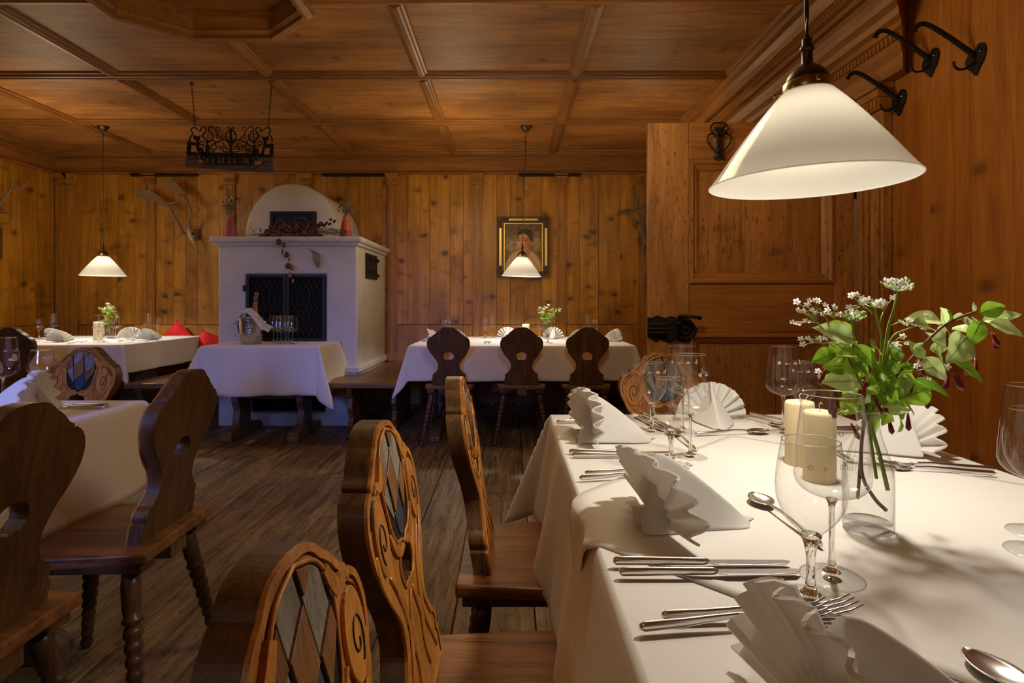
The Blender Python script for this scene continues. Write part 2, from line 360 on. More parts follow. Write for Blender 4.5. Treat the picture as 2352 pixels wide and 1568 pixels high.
def dup(root, loc=None, rz=None, label=None, group=None, parent=None, skip=()):
    c = root.copy(); COL.objects.link(c)
    if parent: c.parent = parent
    if loc is not None: c.location = loc
    if rz is not None: c.rotation_euler = (0, 0, rz)
    if label: c['label'] = label
    if group: c['group'] = group
    key = root.name
    if key not in KIDS: KIDS[key] = kids(root)
    for ch in KIDS[key]:
        if any(ch.name.startswith(k) for k in skip): continue
        dup(ch, parent=c)
    return c
def catmull(pts, n=6, closed=False):
    out = []; m = len(pts)
    P = [Vector(p) for p in pts]
    g = (lambda i: P[i % m]) if closed else (lambda i: P[max(0, min(m-1, i))])
    for i in range(m if closed else m-1):
        p0, p1, p2, p3 = g(i-1), g(i), g(i+1), g(i+2)
        for k in range(n):
            t = k/n
            out.append(0.5*((2*p1)+(p2-p0)*t+(2*p0-5*p1+4*p2-p3)*t*t+(3*p1-p0-3*p2+p3)*t**3))
    if not closed: out.append(P[-1])
    return out
def spiral(cx, cz, r0, turns, a0, d=1, n=18, r1=0.15):
    """points of a 2-D volute ending near its centre"""
    return [(cx+r0*(1-(1-r1)*t/n)*cos(a0+d*2*pi*turns*t/n), cz+r0*(1-(1-r1)*t/n)*sin(a0+d*2*pi*turns*t/n)) for t in range(n+1)]
# ================================================================== STRUCTURE
XL, XR, YB, YF, ZC = -4.90, 1.75, 6.10, -1.50, 2.69
rnd = random.Random(3)
def sweep(mb, prof, fa, fb, cap=True):
    n = len(prof); tr = tessellate_polygon([[Vector((p[0], p[1], 0)) for p in prof]])
    vs = [fa(*p) for p in prof]+[fb(*p) for p in prof]
    fs = [(i, (i+1) % n, (i+1) % n+n, i+n) for i in range(n)]
    if cap: fs += [tuple(t) for t in tr]+[tuple(i+n for i in reversed(t)) for t in tr]
    return mb.add(vs, fs)
# floor: backing slab and one object for each board
floor = struct(MB().box(XL, XR, YF, YB, -0.08, -0.022).build('floor', 'shadow_gap'))
x = XL
wds = [0.27, 0.24, 0.30, 0.26, 0.28, 0.23]
k = 0; seams = []
while x < XR-0.05:
    wd = wds[k % 6]*rnd.uniform(0.93, 1.06); x1 = min(x+wd, XR)
    if XR-x1 < 0.08: x1 = XR
    ys = [YF, rnd.choice([1.2, 2.9, 3.6, 5.0]), YB]
    for a, c in zip(ys[:-1], ys[1:]):
        MB().box(x+0.0022, x1-0.0022, a+0.0015, c-0.0015, -0.022, rnd.uniform(-0.0015, 0.0)).build('floorboard', 'floor_Y', floor, bevel=0.0022, bseg=1)
    x = x1; k += 1
# walls
def wall_planks(parent, u0, u1, zs, fn, mat, wmin=0.13, wmax=0.26, seed=1, cuts=()):
    r = random.Random(seed); edges = [u0]
    while edges[-1] < u1-0.06:
        nx = edges[-1]+r.uniform(wmin, wmax)
        if u1-nx < 0.09: nx = u1
        edges.append(min(nx, u1))
    for a, c in zip(edges[:-1], edges[1:]):
        if any(a < c1 and c > c0 for c0, c1 in cuts):
            continue
        for z0, z1 in zs:
            d = r.uniform(0, 0.003)
            mb = MB(); vs = [fn(u, dd, z) for u in (a+0.0012, c-0.0012) for dd in (d, 0.024) for z in (z0, z1)]
            mb.add(vs, [(0, 1, 3, 2), (4, 6, 7, 5), (0, 4, 5, 1), (2, 3, 7, 6), (0, 2, 6, 4), (1, 5, 7, 3)])
            mb.build('plank', mat, parent, bevel=0.0015, bseg=1)
wb = struct(MB().box(XL-0.1, XR+0.1, YB+0.024, YB+0.10, 0, ZC).build('wall_back', 'shadow_gap'))
PIL = [-4.76, -3.86, -3.0, -2.18, -1.26, -0.344, 0.558, 1.43]
edges = [XL]+PIL+[XR]
for i, (a, c) in enumerate(zip(edges[:-1], edges[1:])):
    wall_planks(wb, a, c, [(0.0, 0.848), (0.852, 2.50)], lambda u, d, z: (u, YB+d, z), 'pine_Z', 0.12, 0.24, 20+i)
wl = struct(MB().box(XL-0.10, XL-0.024, YF, YB, 0, ZC).build('wall_left', 'shadow_gap'))
wall_planks(wl, YF, YB, [(0.0, 0.848), (0.852, 2.50)], lambda u, d, z: (XL-d, u, z), 'pine_Z', 0.17, 0.30, 5)
wr = struct(MB().box(XR+0.024, XR+0.10, YF, YB, 0, ZC).build('wall_right', 'shadow_gap'))
wall_planks(wr, YF, 2.74, [(0.0, 2.50)], lambda u, d, z: (XR+d, u, z), 'rightwall_Z', 0.19, 0.34, 8)
wall_planks(wr, 3.80, YB, [(0.0, 2.50)], lambda u, d, z: (XR+d, u, z), 'rightwall_Z', 0.19, 0.34, 9)
MB().box(XR, XR+0.024, 2.74, 3.80, 2.02, 2.50).build('panel', 'pine_Z', wr)
MB().box(XR+0.005, XR+0.024, 2.74, 3.80, 0, 2.02).build('panel', 'soot', wr)  # black sheet standing in for the dark beyond the door opening
wf = struct(MB().prism([[(XL, 0), (XR, 0), (XR, ZC), (XL, ZC)], [(-1.98, 1.05), (-1.98, 2.05), (-1.22, 2.05), (-1.22, 1.05)], [(-4.05, 1.1), (-4.05, 2.1), (-3.15, 2.1), (-3.15, 1.1)]], YF, YF-0.25).build('wall_front', 'pine_Z'))
for k, (xa, xb, za, zb) in enumerate([(-1.98, -1.22, 1.05, 2.05), (-4.05, -3.15, 1.1, 2.1)]):
    mb = MB()
    mb.prism([[(xa, za), (xb, za), (xb, zb), (xa, zb)], [(xa+0.05, za+0.05), (xb-0.05, za+0.05), (xb-0.05, zb-0.05), (xa+0.05, zb-0.05)]], YF-0.14, YF-0.09)
    mb.box((xa+xb)/2-0.02, (xa+xb)/2+0.02, YF-0.13, YF-0.10, za, zb)
    wn = struct(mb.build('window_%d' % (k+1), 'trim_Z')); MB().box(xa+0.04, xb-0.04, YF-0.118, YF-0.112, za+0.04, zb-0.04).build('pane', 'thin_glass', wn)
# ceiling
ceil = struct(MB().box(XL-0.1, XR+0.1, YF-0.1, YB+0.1, ZC+0.03, ZC+0.12).build('ceiling', 'shadow_gap'))
CX = [XL, -3.81, -2.75, -1.68, -0.61, 0.46, XR]; CY = [YF, -0.05, 0.95, 1.95, 2.95, 3.96, 4.97, YB]
for a, c in zip(CX[:-1], CX[1:]):
    for d, e in zip(CY[:-1], CY[1:]):
        MB().box(a, c, d, e, ZC, ZC+0.03).build('panel', 'ceiling_X', ceil)
BP = [(-0.048, 0), (-0.045, -0.014), (-0.030, -0.018), (-0.026, -0.030), (-0.012, -0.034), (-0.010, -0.040), (0.010, -0.040), (0.012, -0.034), (0.026, -0.030), (0.030, -0.018), (0.045, -0.014), (0.048, 0)]
for y in CY[1:-1]:
    mb = MB(); sweep(mb, BP, lambda u, v: (XL+0.15, y+u, ZC+v), lambda u, v: (XR-0.24, y+u, ZC+v)); mb.build('batten', 'trim_X', ceil)
for xx in CX[1:-1]:
    for d, e in zip([YF]+CY[1:-1], CY[1:-1]+[5.97]):
        mb = MB(); sweep(mb, BP, lambda u, v: (xx+u, d+0.048, ZC+v), lambda u, v: (xx+u, e-(0.048 if e < 5.9 else 0), ZC+v)); mb.build('batten', 'trim_Y', ceil)
# octagonal frame hanging from the ceiling
oc = struct(bpy.data.objects.new('trim_1', None)); COL.objects.link(oc)
OX, OY, OHW, OHD, OCX, OCY = -1.483, 2.50, 0.452, 0.52, 0.247, 0.22
def octo(g, z): # outline grown by g
    a, d = OHW+g, OHD+g; s = g*0.41
    return [Vector((OX+p, OY+q, z)) for p, q in ((a, OHD-OCY+s), (OHW-OCX+s, d), (-(OHW-OCX)-s, d), (-a, OHD-OCY+s), (-a, -(OHD-OCY)-s), (-(OHW-OCX)-s, -d), (OHW-OCX+s, -d), (a, -(OHD-OCY)-s))]
OP = [(0.0, ZC), (0.0, 2.555), (-0.004, 2.545), (0.012, 2.53), (0.008, 2.505), (0.030, 2.500), (0.055, 2.515), (0.062, 2.54), (0.042, 2.56), (0.042, ZC)]
for i in range(8):
    mb = MB(); sweep(mb, OP, lambda u, v: tuple(octo(u, v)[i]), lambda u, v: tuple(octo(u, v)[(i+1) % 8])); mb.build('side_panel', 'trim_X', oc)
mb = MB(); sweep(mb, [(-0.05, ZC), (-0.035, ZC-0.03), (-0.006, ZC-0.04), (0.0, ZC)], lambda u, v: tuple(octo(u, v)[0]), lambda u, v: tuple(octo(u, v)[1]))
for i in range(1, 8): sweep(mb, [(-0.05, ZC), (-0.035, ZC-0.03), (-0.006, ZC-0.04), (0.0, ZC)], lambda u, v: tuple(octo(u, v)[i]), lambda u, v: tuple(octo(u, v)[(i+1) % 8]))
mb.build('moulding', 'trim_X', oc)
# cornices
def crown(s): return [(0, ZC), (0.16*s, ZC), (0.155*s, ZC-0.012), (0.125*s, ZC-0.018), (0.12*s, ZC-0.028), (0.10*s, ZC-0.034), (0.075*s, ZC-0.046), (0.055*s, ZC-0.05), (0.055*s, ZC-0.068), (0.04*s, ZC-0.075), (0, ZC-0.075)]
def lower(z=2.465): return [(0, z+0.035), (0.03, z+0.035), (0.045, z+0.022), (0.045, z+0.010), (0.03, z), (0, z)]
tb = struct(bpy.data.objects.new('trim_2', None)); COL.objects.link(tb)
mb = MB(); sweep(mb, crown(1), lambda u, v: (XL, YB-u, v), lambda u, v: (XR, YB-u, v)); mb.build('crown_moulding', 'trim_X', tb, bevel=0.002)
mb = MB(); sweep(mb, lower(), lambda u, v: (XL, YB-u, v), lambda u, v: (XR, YB-u, v)); mb.build('moulding', 'trim_X', tb)
MB().box(XL, XR, YB-0.022, YB+0.02, 2.47, 2.63).build('frieze', 'trim_X', tb)
mb = MB(); x = XL+0.06
while x < XR-0.05: mb.box(x, x+0.014, YB-0.066, YB-0.05, ZC-0.066, ZC-0.052); x += 0.028
mb.build('dentils', 'trim_X', tb)['kind'] = 'stuff'
tl = struct(bpy.data.objects.new('trim_3', None)); COL.objects.link(tl)
mb = MB(); sweep(mb, crown(1), lambda u, v: (XL+u, YF, v), lambda u, v: (XL+u, YB-u, v)); mb.build('crown_moulding', 'trim_Y', tl, bevel=0.002)
mb = MB(); sweep(mb, lower(), lambda u, v: (XL+u, YF, v), lambda u, v: (XL+u, YB-u, v)); mb.build('moulding', 'trim_Y', tl)
MB().box(XL-0.02, XL+0.022, YF, YB, 2.47, 2.63).build('frieze', 'trim_Y', tl)
mb = MB(); y = 3.0
while y < YB-0.1: mb.box(XL+0.05, XL+0.066, y, y+0.014, ZC-0.066, ZC-0.052); y += 0.028
mb.build('dentils', 'trim_Y', tl)['kind'] = 'stuff'
trr = struct(bpy.data.objects.new('trim_4', None)); COL.objects.link(trr)
mb = MB(); sweep(mb, [(0, ZC), (0.26, ZC), (0.25, ZC-0.02), (0.225, ZC-0.026), (0.215, ZC-0.045), (0.18, ZC-0.052), (0.155, ZC-0.075), (0.14, ZC-0.10), (0.12, ZC-0.104), (0.12, ZC-0.13), (0.085, ZC-0.14), (0.08, ZC-0.16), (0, ZC-0.16)], lambda u, v: (XR-u, YF, v), lambda u, v: (XR-u, YB-u, v)); mb.build('crown_moulding', 'trim_Y', trr, bevel=0.002)
mb = MB(); y = 1.4
while y < YB-0.1: mb.box(XR-0.135, XR-0.118, y, y+0.014, ZC-0.128, ZC-0.108); y += 0.028
mb.build('dentils', 'trim_Y', trr)['kind'] = 'stuff'
MB().box(XR-0.05, XR+0.02, YF, YB, 2.40, 2.56).build('frieze', 'trim_Y', trr)
# door surround of the right wall: cornice, pilasters
ts = struct(bpy.data.objects.new('trim_5', None)); COL.objects.link(ts)
SP = [(0.0, 2.415), (0.18, 2.415), (0.185, 2.39), (0.165, 2.372), (0.155, 2.35), (0.125, 2.335), (0.115, 2.31), (0.085, 2.30), (0.085, 2.275), (0.07, 2.27), (0.07, 2.215), (0.095, 2.21), (0.10, 2.195), (0.085, 2.18), (0.065, 2.165), (0.06, 2.10), (0.0, 2.10)]
mb = MB(); sweep(mb, SP, lambda u, v: (XR-u, 2.49-u, v), lambda u, v: (XR-u, 4.05+u, v)); mb.build('cornice', 'trim_Y', ts, bevel=0.002)
mb = MB(); y = 2.44
while y < 4.1: mb.box(XR-0.085, XR-0.069, y, y+0.014, 2.232, 2.262); y += 0.028
mb.build('dentils', 'trim_Y', ts)['kind'] = 'stuff'
MB().box(XR-0.062, XR+0.02, 2.715, 2.755, 0, 2.08).box(XR-0.062, XR+0.02, 3.80, 3.84, 0, 2.08).build('door_jamb', 'door_Z', ts, bevel=0.004)
MB().box(XR-0.03, XR+0.02, 2.68, 2.86, 0, 2.08).build('jamb_lining', 'door_Z', ts)
for y0 in (2.585, 3.86):
    MB().box(XR-0.045, XR, y0, y0+0.13, 0.0, 1.98).build('pilaster_shaft', 'door_Z', ts, bevel=0.004)
    MB().box(XR-0.058, XR-0.045, y0+0.015, y0+0.04, 0.1, 1.93).box(XR-0.058, XR-0.045, y0+0.09, y0+0.115, 0.1, 1.93).build('fluting', 'door_Z', ts, bevel=0.003)
    mb = MB().box(XR-0.09, XR, y0-0.015, y0+0.145, 2.07, 2.10).box(XR-0.075, XR, y0-0.010, y0+0.14, 2.035, 2.07).box(XR-0.066, XR, y0-0.005, y0+0.135, 1.98, 2.035)
    for q in range(5): mb.box(XR-0.078, XR-0.064, y0+0.003+q*0.026, y0+0.019+q*0.026, 1.985, 2.03)
    mb.build('capital', 'trim_Z', ts, bevel=0.004)
# pilasters of the back wall
def pilaster(i, x, wd=0.10):
    t = struct(bpy.data.objects.new('trim_%d' % (6+i), None)); COL.objects.link(t)
    h = wd/2
    MB().box(x-h, x+h, YB-0.016, YB+0.005, 0.46, 2.36).build('shaft', 'trim_Z', t, bevel=0.003)
    mb = MB()
    for s in (-1, 1):
        mb.box(x+s*h*0.86-0.006, x+s*h*0.86+0.006, YB-0.024, YB-0.015, 0.55, 2.35).box(x+s*h*0.50-0.004, x+s*h*0.50+0.004, YB-0.021, YB-0.015, 0.55, 2.35)
    mb.build('fluting', 'trim_Z', t, bevel=0.002)
    mb = MB(); fn = lambda u, v, d: (x+u, YB-d, v); q = h*0.52
    mb.prism([[(0, 2.27), (q, 2.33), (q, 2.35), (-q, 2.35), (-q, 2.33)]], 0.016, 0.023, fn)
    mb.build('chevron', 'trim_Z', t, bevel=0.002)
    mb = MB()
    for (za, sg) in ((1.475, 1), (1.44, 1), (1.16, -1), (1.195, -1)):
        mb.prism([[(0, za+sg*0.045), (q, za), (q, za-sg*0.014), (0, za+sg*0.031), (-q, za-sg*0.014), (-q, za)]], 0.016, 0.023, fn)
    mb.prism([[(0, 1.44), (q*0.8, 1.40), (q*0.8, 1.24), (0, 1.20), (-q*0.8, 1.24), (-q*0.8, 1.40)], [(0, 1.425), (q*0.55, 1.392), (q*0.55, 1.248), (0, 1.215), (-q*0.55, 1.248), (-q*0.55, 1.392)]], 0.016, 0.022, fn)
    mb.build('lozenge_carving', 'trim_Z', t, bevel=0.001)
    mb = MB().box(x-h*1.45, x+h*1.45, YB-0.072, YB, 2.448, 2.466).prism([[(x-h*1.35, 2.448), (x+h*1.35, 2.448), (x+h*1.15, 2.42), (x-h*1.15, 2.42)]], YB-0.06, YB).box(x-h*1.13, x+h*1.13, YB-0.045, YB, 2.375, 2.42).box(x-h*1.2, x+h*1.2, YB-0.052, YB, 2.358, 2.372)
    for k in range(7): mb.tube([(x-h*1.0+k*h*0.333, YB-0.046, 2.376), (x-h*1.0+k*h*0.333, YB-0.050, 2.396), (x-h*1.0+k*h*0.333, YB-0.046, 2.41)], 0.006, 6)
    mb.build('capital', 'trim_Z', t, bevel=0.002)
for i, x in enumerate([-4.80]+[-4.70]+PIL[1:]): pilaster(i, x)
# ventilation slots under the cornice
for i, (xa, xb, lab) in enumerate([(-4.05, -3.35, 'long dark ventilation slot under the cornice above the fallow antlers'), (-2.0, -1.32, 'long dark ventilation slot under the cornice above the white stove'), (0.10, 0.76, 'long dark ventilation slot under the cornice above the portrait')]):
    g = thing('ventilation_slot', lab, 'vent', ((xa+xb)/2, YB-0.05, 2.453), 0, 'ventilation slots under the cornice')
    hw = (xb-xa)/2
    MB().box(-hw, hw, -0.022, 0.05, 0.0, 0.012).box(-hw, hw, -0.006, 0.0, -0.02, 0.0).build('frame', 'groove', g)
    MB().box(-hw+0.02, hw-0.02, -0.016, -0.010, -0.014, -0.002).build('slat', 'iron', g)
# baseboards
for nm, bx in (('baseboard_back', (XL, XR, YB-0.02, YB, 0, 0.10)), ('baseboard_left', (XL, XL+0.02, YF, YB, 0, 0.10)), ('baseboard_right', (XR-0.02, XR, YF, 2.53, 0, 0.10))):
    struct(MB().box(*bx).build(nm, 'trim_X' if nm.endswith('back') else 'trim_Y', bevel=0.004))
# ------------------------------------------------------------------ the open door
dr = bpy.data.objects.new('door_1', None); COL.objects.link(dr); struct(dr)
dr.location = (1.682, 2.76, 0); dr.rotation_euler = (0, 0, radians(-1.2))
DY = 0.042
def dbox(nm, mat, x0, x1, z0, z1, y0=0.0, y1=DY, bev=0.004):
    return MB().box(x0, x1, y0, y1, z0, z1).build(nm, mat, dr, bevel=bev)
dbox('stile', 'door_Z', -1.0, -0.800, 0.012, 1.978); dbox('stile', 'door_Z', -0.095, 0.0, 0.012, 1.978)
dbox('rail', 'door_X', -0.7985, -0.0965, 1.795, 1.978, 0.002); dbox('rail', 'door_X', -0.7985, -0.0965, 0.945, 1.185, 0.003); dbox('rail', 'door_X', -0.7985, -0.0965, 0.012, 0.20, 0.002)
def panelset(z0, z1, xs):
    for a, c in zip(xs[:-1], xs[1:]): dbox('panel', 'door_Z', a+0.001, c-0.001, z0+0.02, z1-0.02, 0.020, 0.034, 0.002)
    pr = [(0, 0.001), (0.006, -0.007), (0.018, -0.008), (0.028, 0.004), (0.036, 0.006), (0.046, 0.012), (0.056, 0.021), (0, 0.03)]
    X0, X1 = -0.80, -0.095
    c4 = [((X0, z0), (1, 1)), ((X1, z0), (-1, 1)), ((X1, z1), (-1, -1)), ((X0, z1), (1, -1))]
    for i in range(4):
        (p, s), (q, t) = c4[i], c4[(i+1) % 4]
        mb = MB(); sweep(mb, pr, lambda u, v: (p[0]+s[0]*u, v, p[1]+s[1]*u), lambda u, v: (q[0]+t[0]*u, v, q[1]+t[1]*u)); mb.build('panel_moulding', 'door_X' if i % 2 == 0 else 'door_Z', dr)
panelset(1.185, 1.795, [-0.76, -0.535, -0.265, -0.13]); panelset(0.20, 0.945, [-0.76, -0.58, -0.37, -0.13])
def dp(px, py): # photo pixel on the door face -> local
    p = W(px, py, 2.75); return (p.x-1.682, p.z)
# wrought lock
lk = [dp(*p) for p in ((1490, 728), (1500, 730), (1512, 724), (1530, 730), (1545, 726), (1560, 730), (1575, 727), (1590, 735), (1597, 748), (1607, 756), (1597, 768), (1588, 783), (1572, 788), (1556, 782), (1540, 788), (1520, 780), (1510, 786), (1500, 778), (1490, 776))]
lock = MB().prism([lk], -0.006, 0.001).build('lock_plate', 'iron', dr, bevel=0.002)
l0, l1 = dp(1494, 740), dp(1548, 770)
MB().box(l0[0], l1[0], -0.028, -0.005, l1[1], l0[1]).build('lock_case', 'iron', lock, bevel=0.003)
a, c = dp(1534, 733), dp(1555, 782); MB().box(a[0], c[0], -0.036, -0.005, c[1], a[1]).build('lock_case', 'iron', lock, bevel=0.003)
ccx, ccz = dp(1576, 757)
MB().tube([(ccx+0.045*cos(t), -0.014, ccz+0.045*sin(t)) for t in [2*pi*i/20 for i in range(20)]], 0.008, 6, closed=True).tube([(p[0], -0.016, p[1]) for p in spiral(ccx, ccz, 0.034, 1.1, 2.2)], 0.006, 6).build('lock_scroll', 'iron', lock)
mb = MB()
for q in range(3):
    z = l1[1]+0.012+q*0.02; mb.tube([(l0[0]-0.012, -0.03, z), (ccx-0.03, -0.03, z)], 0.005, 6)
mb.build('bolt', 'iron', lock)
a = dp(1560, 728); c = dp(1606, 730)
MB().tube([(a[0], -0.02, a[1]), (a[0]+0.02, -0.05, a[1]+0.006), (c[0]-0.02, -0.055, c[1]+0.004), (c[0], -0.045, c[1])], [0.009, 0.009, 0.008, 0.011], 8).build('door_handle', 'iron', dr)
for z in (0.45, 1.6): MB().box(-0.004, 0.03, -0.006, 0.006, z, z+0.12).build('hinge', 'iron', dr)
# scroll hooks on the top rail of the door
def scrollhook(x, z, label):
    t = thing('coat_hook', label, 'hook', (x, 2.752-abs(x-1.68)*0.0, z), 0, 'wrought iron scroll hooks on the door')
    mb = MB()
    heart = [(0, -0.005), (-0.022, -0.03), (-0.05, -0.065), (-0.056, -0.03), (-0.04, -0.006), (-0.012, 0.008)]
    for s in (-1, 1):
        pts = [(0.0, -0.075), (s*0.03, -0.045), (s*0.056, -0.008), (s*0.052, 0.022), (s*0.03, 0.03), (s*0.018, 0.016)]
        mb.tube([(p[0], -0.008, p[1]) for p in catmull([Vector((*q, 0)) for q in pts], 5)], 0.0042, 6)
        mb.tube([(p[0], -0.008, p[1]) for p in spiral(s*0.018, -0.082, 0.016, 1.0, pi/2, s)], 0.0036, 6)
        pts = [(s*0.018, 0.02), (s*0.042, 0.05), (s*0.030, 0.078), (0, 0.083)]
        mb.tube([(p[0], -0.008, p[1]) for p in catmull([Vector((*q, 0)) for q in pts], 5)], 0.0042, 6)
    mb.build('scrollwork', 'iron', t)
    MB().box(-0.012, 0.012, -0.012, 0.0, -0.085, 0.06).box(-0.022, 0.022, -0.014, 0.0, 0.045, 0.062).build('back_plate', 'iron', t, bevel=0.003)
    MB().tube([(0, -0.012, 0.02), (0, -0.04, 0.03), (0, -0.075, 0.045), (0.0, -0.085, 0.055)], [0.007, 0.006, 0.005, 0.008], 8).build('prong', 'iron', t)
    return t
h0 = dp(1651, 322)
scrollhook(h0[0]+1.682, h0[1], 'wrought iron scroll hook near the left of the open door top rail')
h1 = dp(1757, 322)
scrollhook(h1[0]+1.682, h1[1], 'wrought iron scroll hook on the door, mostly behind the big lamp shade')
# ------------------------------------------------------------------ hat hooks on the right wall
def hathook(px, py, label):
    Y = 1300*XR/(px-1170); p = W(px, py, Y)
    t = thing('hat_hook', label, 'hook', (XR, p.y, p.z), 0, 'black hat and coat hooks on the right wall')
    pl = [(0, -0.068), (0.018, -0.045), (0.040, -0.015), (0.046, 0.018), (0.034, 0.040), (0.015, 0.045), (0.002, 0.034), (-0.012, 0.024), (-0.03, 0.022), (-0.046, 0.0), (-0.038, -0.028), (-0.016, -0.048)]
    pl = [(v.x, v.y) for v in catmull([Vector((-u, z, 0)) for u, z in pl], 4, True)]
    MB().prism([pl], 0.0, 0.006, lambda u, v, d: (-d, u, v)).build('back_plate', 'iron', t, bevel=0.0015)
    arm = catmull([Vector(q) for q in ((-0.004, 0.0, 0.005), (-0.05, 0.006, 0.045), (-0.11, 0.012, 0.092), (-0.165, 0.016, 0.128), (-0.195, 0.018, 0.134), (-0.213, 0.02, 0.122), (-0.220, 0.02, 0.108))], 5)
    MB().tube(arm, [0.0125-0.005*i/len(arm) if i < len(arm)-3 else 0.0115 for i in range(len(arm))], 8, flat=0.6).build('arm', 'iron', t)
    low = catmull([Vector(q) for q in ((-0.004, 0.0, -0.012), (-0.03, 0.006, -0.036), (-0.055, 0.012, -0.04), (-0.072, 0.014, -0.026), (-0.074, 0.014, -0.010))], 5)
    MB().tube(low, 0.0048, 8).build('lower_prong', 'iron', t)
    MB().sphere((-0.008, -0.026, 0.012), 0.004).sphere((-0.008, 0.018, -0.028), 0.004).build('screw', 'steel', t)
hathook(2243, 132, 'black hat hook on the right wall, the one nearest the camera')
hathook(2139, 140, 'black hat hook, middle one of the three on the right wall')
hathook(2066, 232, 'black hat hook set lowest, farthest back on the right wall')
# ------------------------------------------------------------------ masonry stove
st = thing('masonry_stove', 'white plastered masonry stove with domed top and iron doors', 'stove')
SX0, SX1, SY = -2.56, -1.335, 4.97
MB().prism([[(SX0, 0), (SX1, 0), (SX1, 1.60), (SX0, 1.60)], [(-2.31, 0.752), (-2.31, 1.337), (-1.613, 1.337), (-1.613, 0.752)], [(-2.30, 0.12), (-2.30, 0.42), (-1.62, 0.42), (-1.62, 0.12)]], SY, SY+0.12).box(SX0, SX0+0.1, SY+0.12, YB-0.02, 0, 1.60).box(SX1-0.1, SX1, SY+0.12, YB-0.02, 0, 1.60).build('body', 'plaster', st, bevel=0.018, bseg=3)
MB().box(SX0+0.1, SX1-0.1, SY+0.35, SY+0.40, 0, 1.58).box(SX0+0.1, SX1-0.1, SY+0.12, SY+0.4, 0.55, 0.60).box(SX0+0.1, SX1-0.1, SY+0.12, SY+0.4, 0.06, 0.10).build('firebox', 'soot', st)
MB().box(SX0-0.055, SX1+0.055, SY-0.055, YB-0.02, 1.615, 1.668).build('mantel', 'plaster', st, bevel=0.024, bseg=4)
MB().box(SX0-0.025, SX1+0.025, SY-0.025, YB-0.02, 1.588, 1.618).build('mantel_moulding', 'plaster', st, bevel=0.012, bseg=3)
MB().box(SX0-0.028, SX1+0.028, SY-0.028, YB-0.02, 0.472, 0.530).build('base_moulding', 'plaster', st, bevel=0.014, bseg=3)
dome = []
cx0, hw0 = -2.045, 0.445
def arch(hw, h, n=28): return [(hw*cos(pi*i/n), h*sin(pi*i/n)**0.92) for i in range(n+1)]
P = []
for yy, g in ((5.30, -0.03), (5.315, -0.008), (5.34, 0.0), (YB-0.02, 0.0)):
    P.append([(cx0+x, yy, 1.66+max(0, z+g*0.7)) for x, z in arch(hw0+g, 0.55)])
P.insert(0, [(cx0, 5.30, 1.66+0.2)]*29)
MB().grid(P, True).build('dome', 'plaster', st)
a, c = W(622, 486, 5.29), W(727, 545, 5.29)
fd = MB().prism([[(a.x, 1.67), (c.x, 1.67), (c.x, a.z), (a.x, a.z)], [(a.x+0.03, 1.70), (c.x-0.03, 1.70), (c.x-0.03, a.z-0.03), (a.x+0.03, a.z-0.03)]], 5.265, 5.31).build('flue_door', 'iron_grille', st, bevel=0.003)
MB().box(a.x+0.02, c.x-0.02, 5.28, 5.30, 1.68, a.z-0.02).build('panel', 'iron', fd)
# side hatch
hx = SX1+0.003
ht = MB().box(hx-0.01, hx+0.012, 5.24, 5.50, 1.315, 1.55).box(hx-0.01, hx+0.012, 5.51, 5.66, 1.315, 1.55).build('side_hatch', 'iron', st, bevel=0.004)
mb = MB()
for (yc, zc) in ((5.31, 1.49), (5.43, 1.49), (5.31, 1.375), (5.43, 1.375), (5.585, 1.49), (5.585, 1.375)): mb.tube([(hx+0.015, p[0], p[1]) for p in spiral(yc, zc, 0.04, 1.2, 0)], 0.005, 5)
mb.box(hx, hx+0.02, 5.66, 5.72, 1.49, 1.52).box(hx, hx+0.02, 5.66, 5.72, 1.34, 1.37)
mb.build('hatch_ornament', 'iron', ht)['kind'] = 'stuff'
# grille doors: two leaves, each with frame and scrollwork
gx = [-2.31, -1.958, -1.613]; gz0, gz1 = 0.752, 1.337
for k in range(2):
    x0, x1 = gx[k]+0.002, gx[k+1]-0.002
    gd = MB().prism([[(x0, gz0), (x1, gz0), (x1, gz1), (x0, gz1)], [(x0+0.026, gz0+0.026), (x1-0.026, gz0+0.026), (x1-0.026, gz1-0.026), (x0+0.026, gz1-0.026)]], SY-0.012, SY+0.012).build('grille_door', 'iron_grille', st, bevel=0.003)
    mb = MB(); yy = SY
    ncol = 3; cw = (x1-x0-0.052)/ncol
    for ci in range(ncol):
        cxx = x0+0.026+cw*(ci+0.5)
        for ri, zn in enumerate((1.235, 1.045, 0.855)):
            for s in (-1, 1):
                # paired scrolls at the node
                for u in (-1, 1):
                    pts = [(0, 0), (s*0.018, u*0.026), (s*0.040, u*0.030), (s*0.050, u*0.014), (s*0.038, u*0.004), (s*0.028, u*0.012)]
                    mb.tube([(cxx+p.x, yy, zn+p.y) for p in catmull([Vector((*q, 0)) for q in pts], 4)], 0.0034, 5)
                top = 0.083
                pts = [(0, 0.0), (s*0.020, 0.035), (s*0.036, 0.062), (s*0.026, top), (s*0.012, 0.078), (s*0.016, 0.066)]
                mb.tube([(cxx+p.x, yy, zn+p.y) for p in catmull([Vector((*q, 0)) for q in pts], 4)], 0.0036, 5)
                pts = [(0, 0.0), (s*0.020, -0.035), (s*0.036, -0.075), (s*0.024, -0.10), (0, -0.107)]
                mb.tube([(cxx+p.x, yy, zn+p.y) for p in catmull([Vector((*q, 0)) for q in pts], 4)], 0.0036, 5)
            mb.sphere((cxx, yy, zn), 0.008, 8, 5)
    mb.build('scrollwork', 'iron_grille', gd)
    MB().box(x0+0.02, x1-0.02, SY+0.03, SY+0.034, gz0+0.02, gz1-0.02).build('mesh_backing', 'soot', gd)
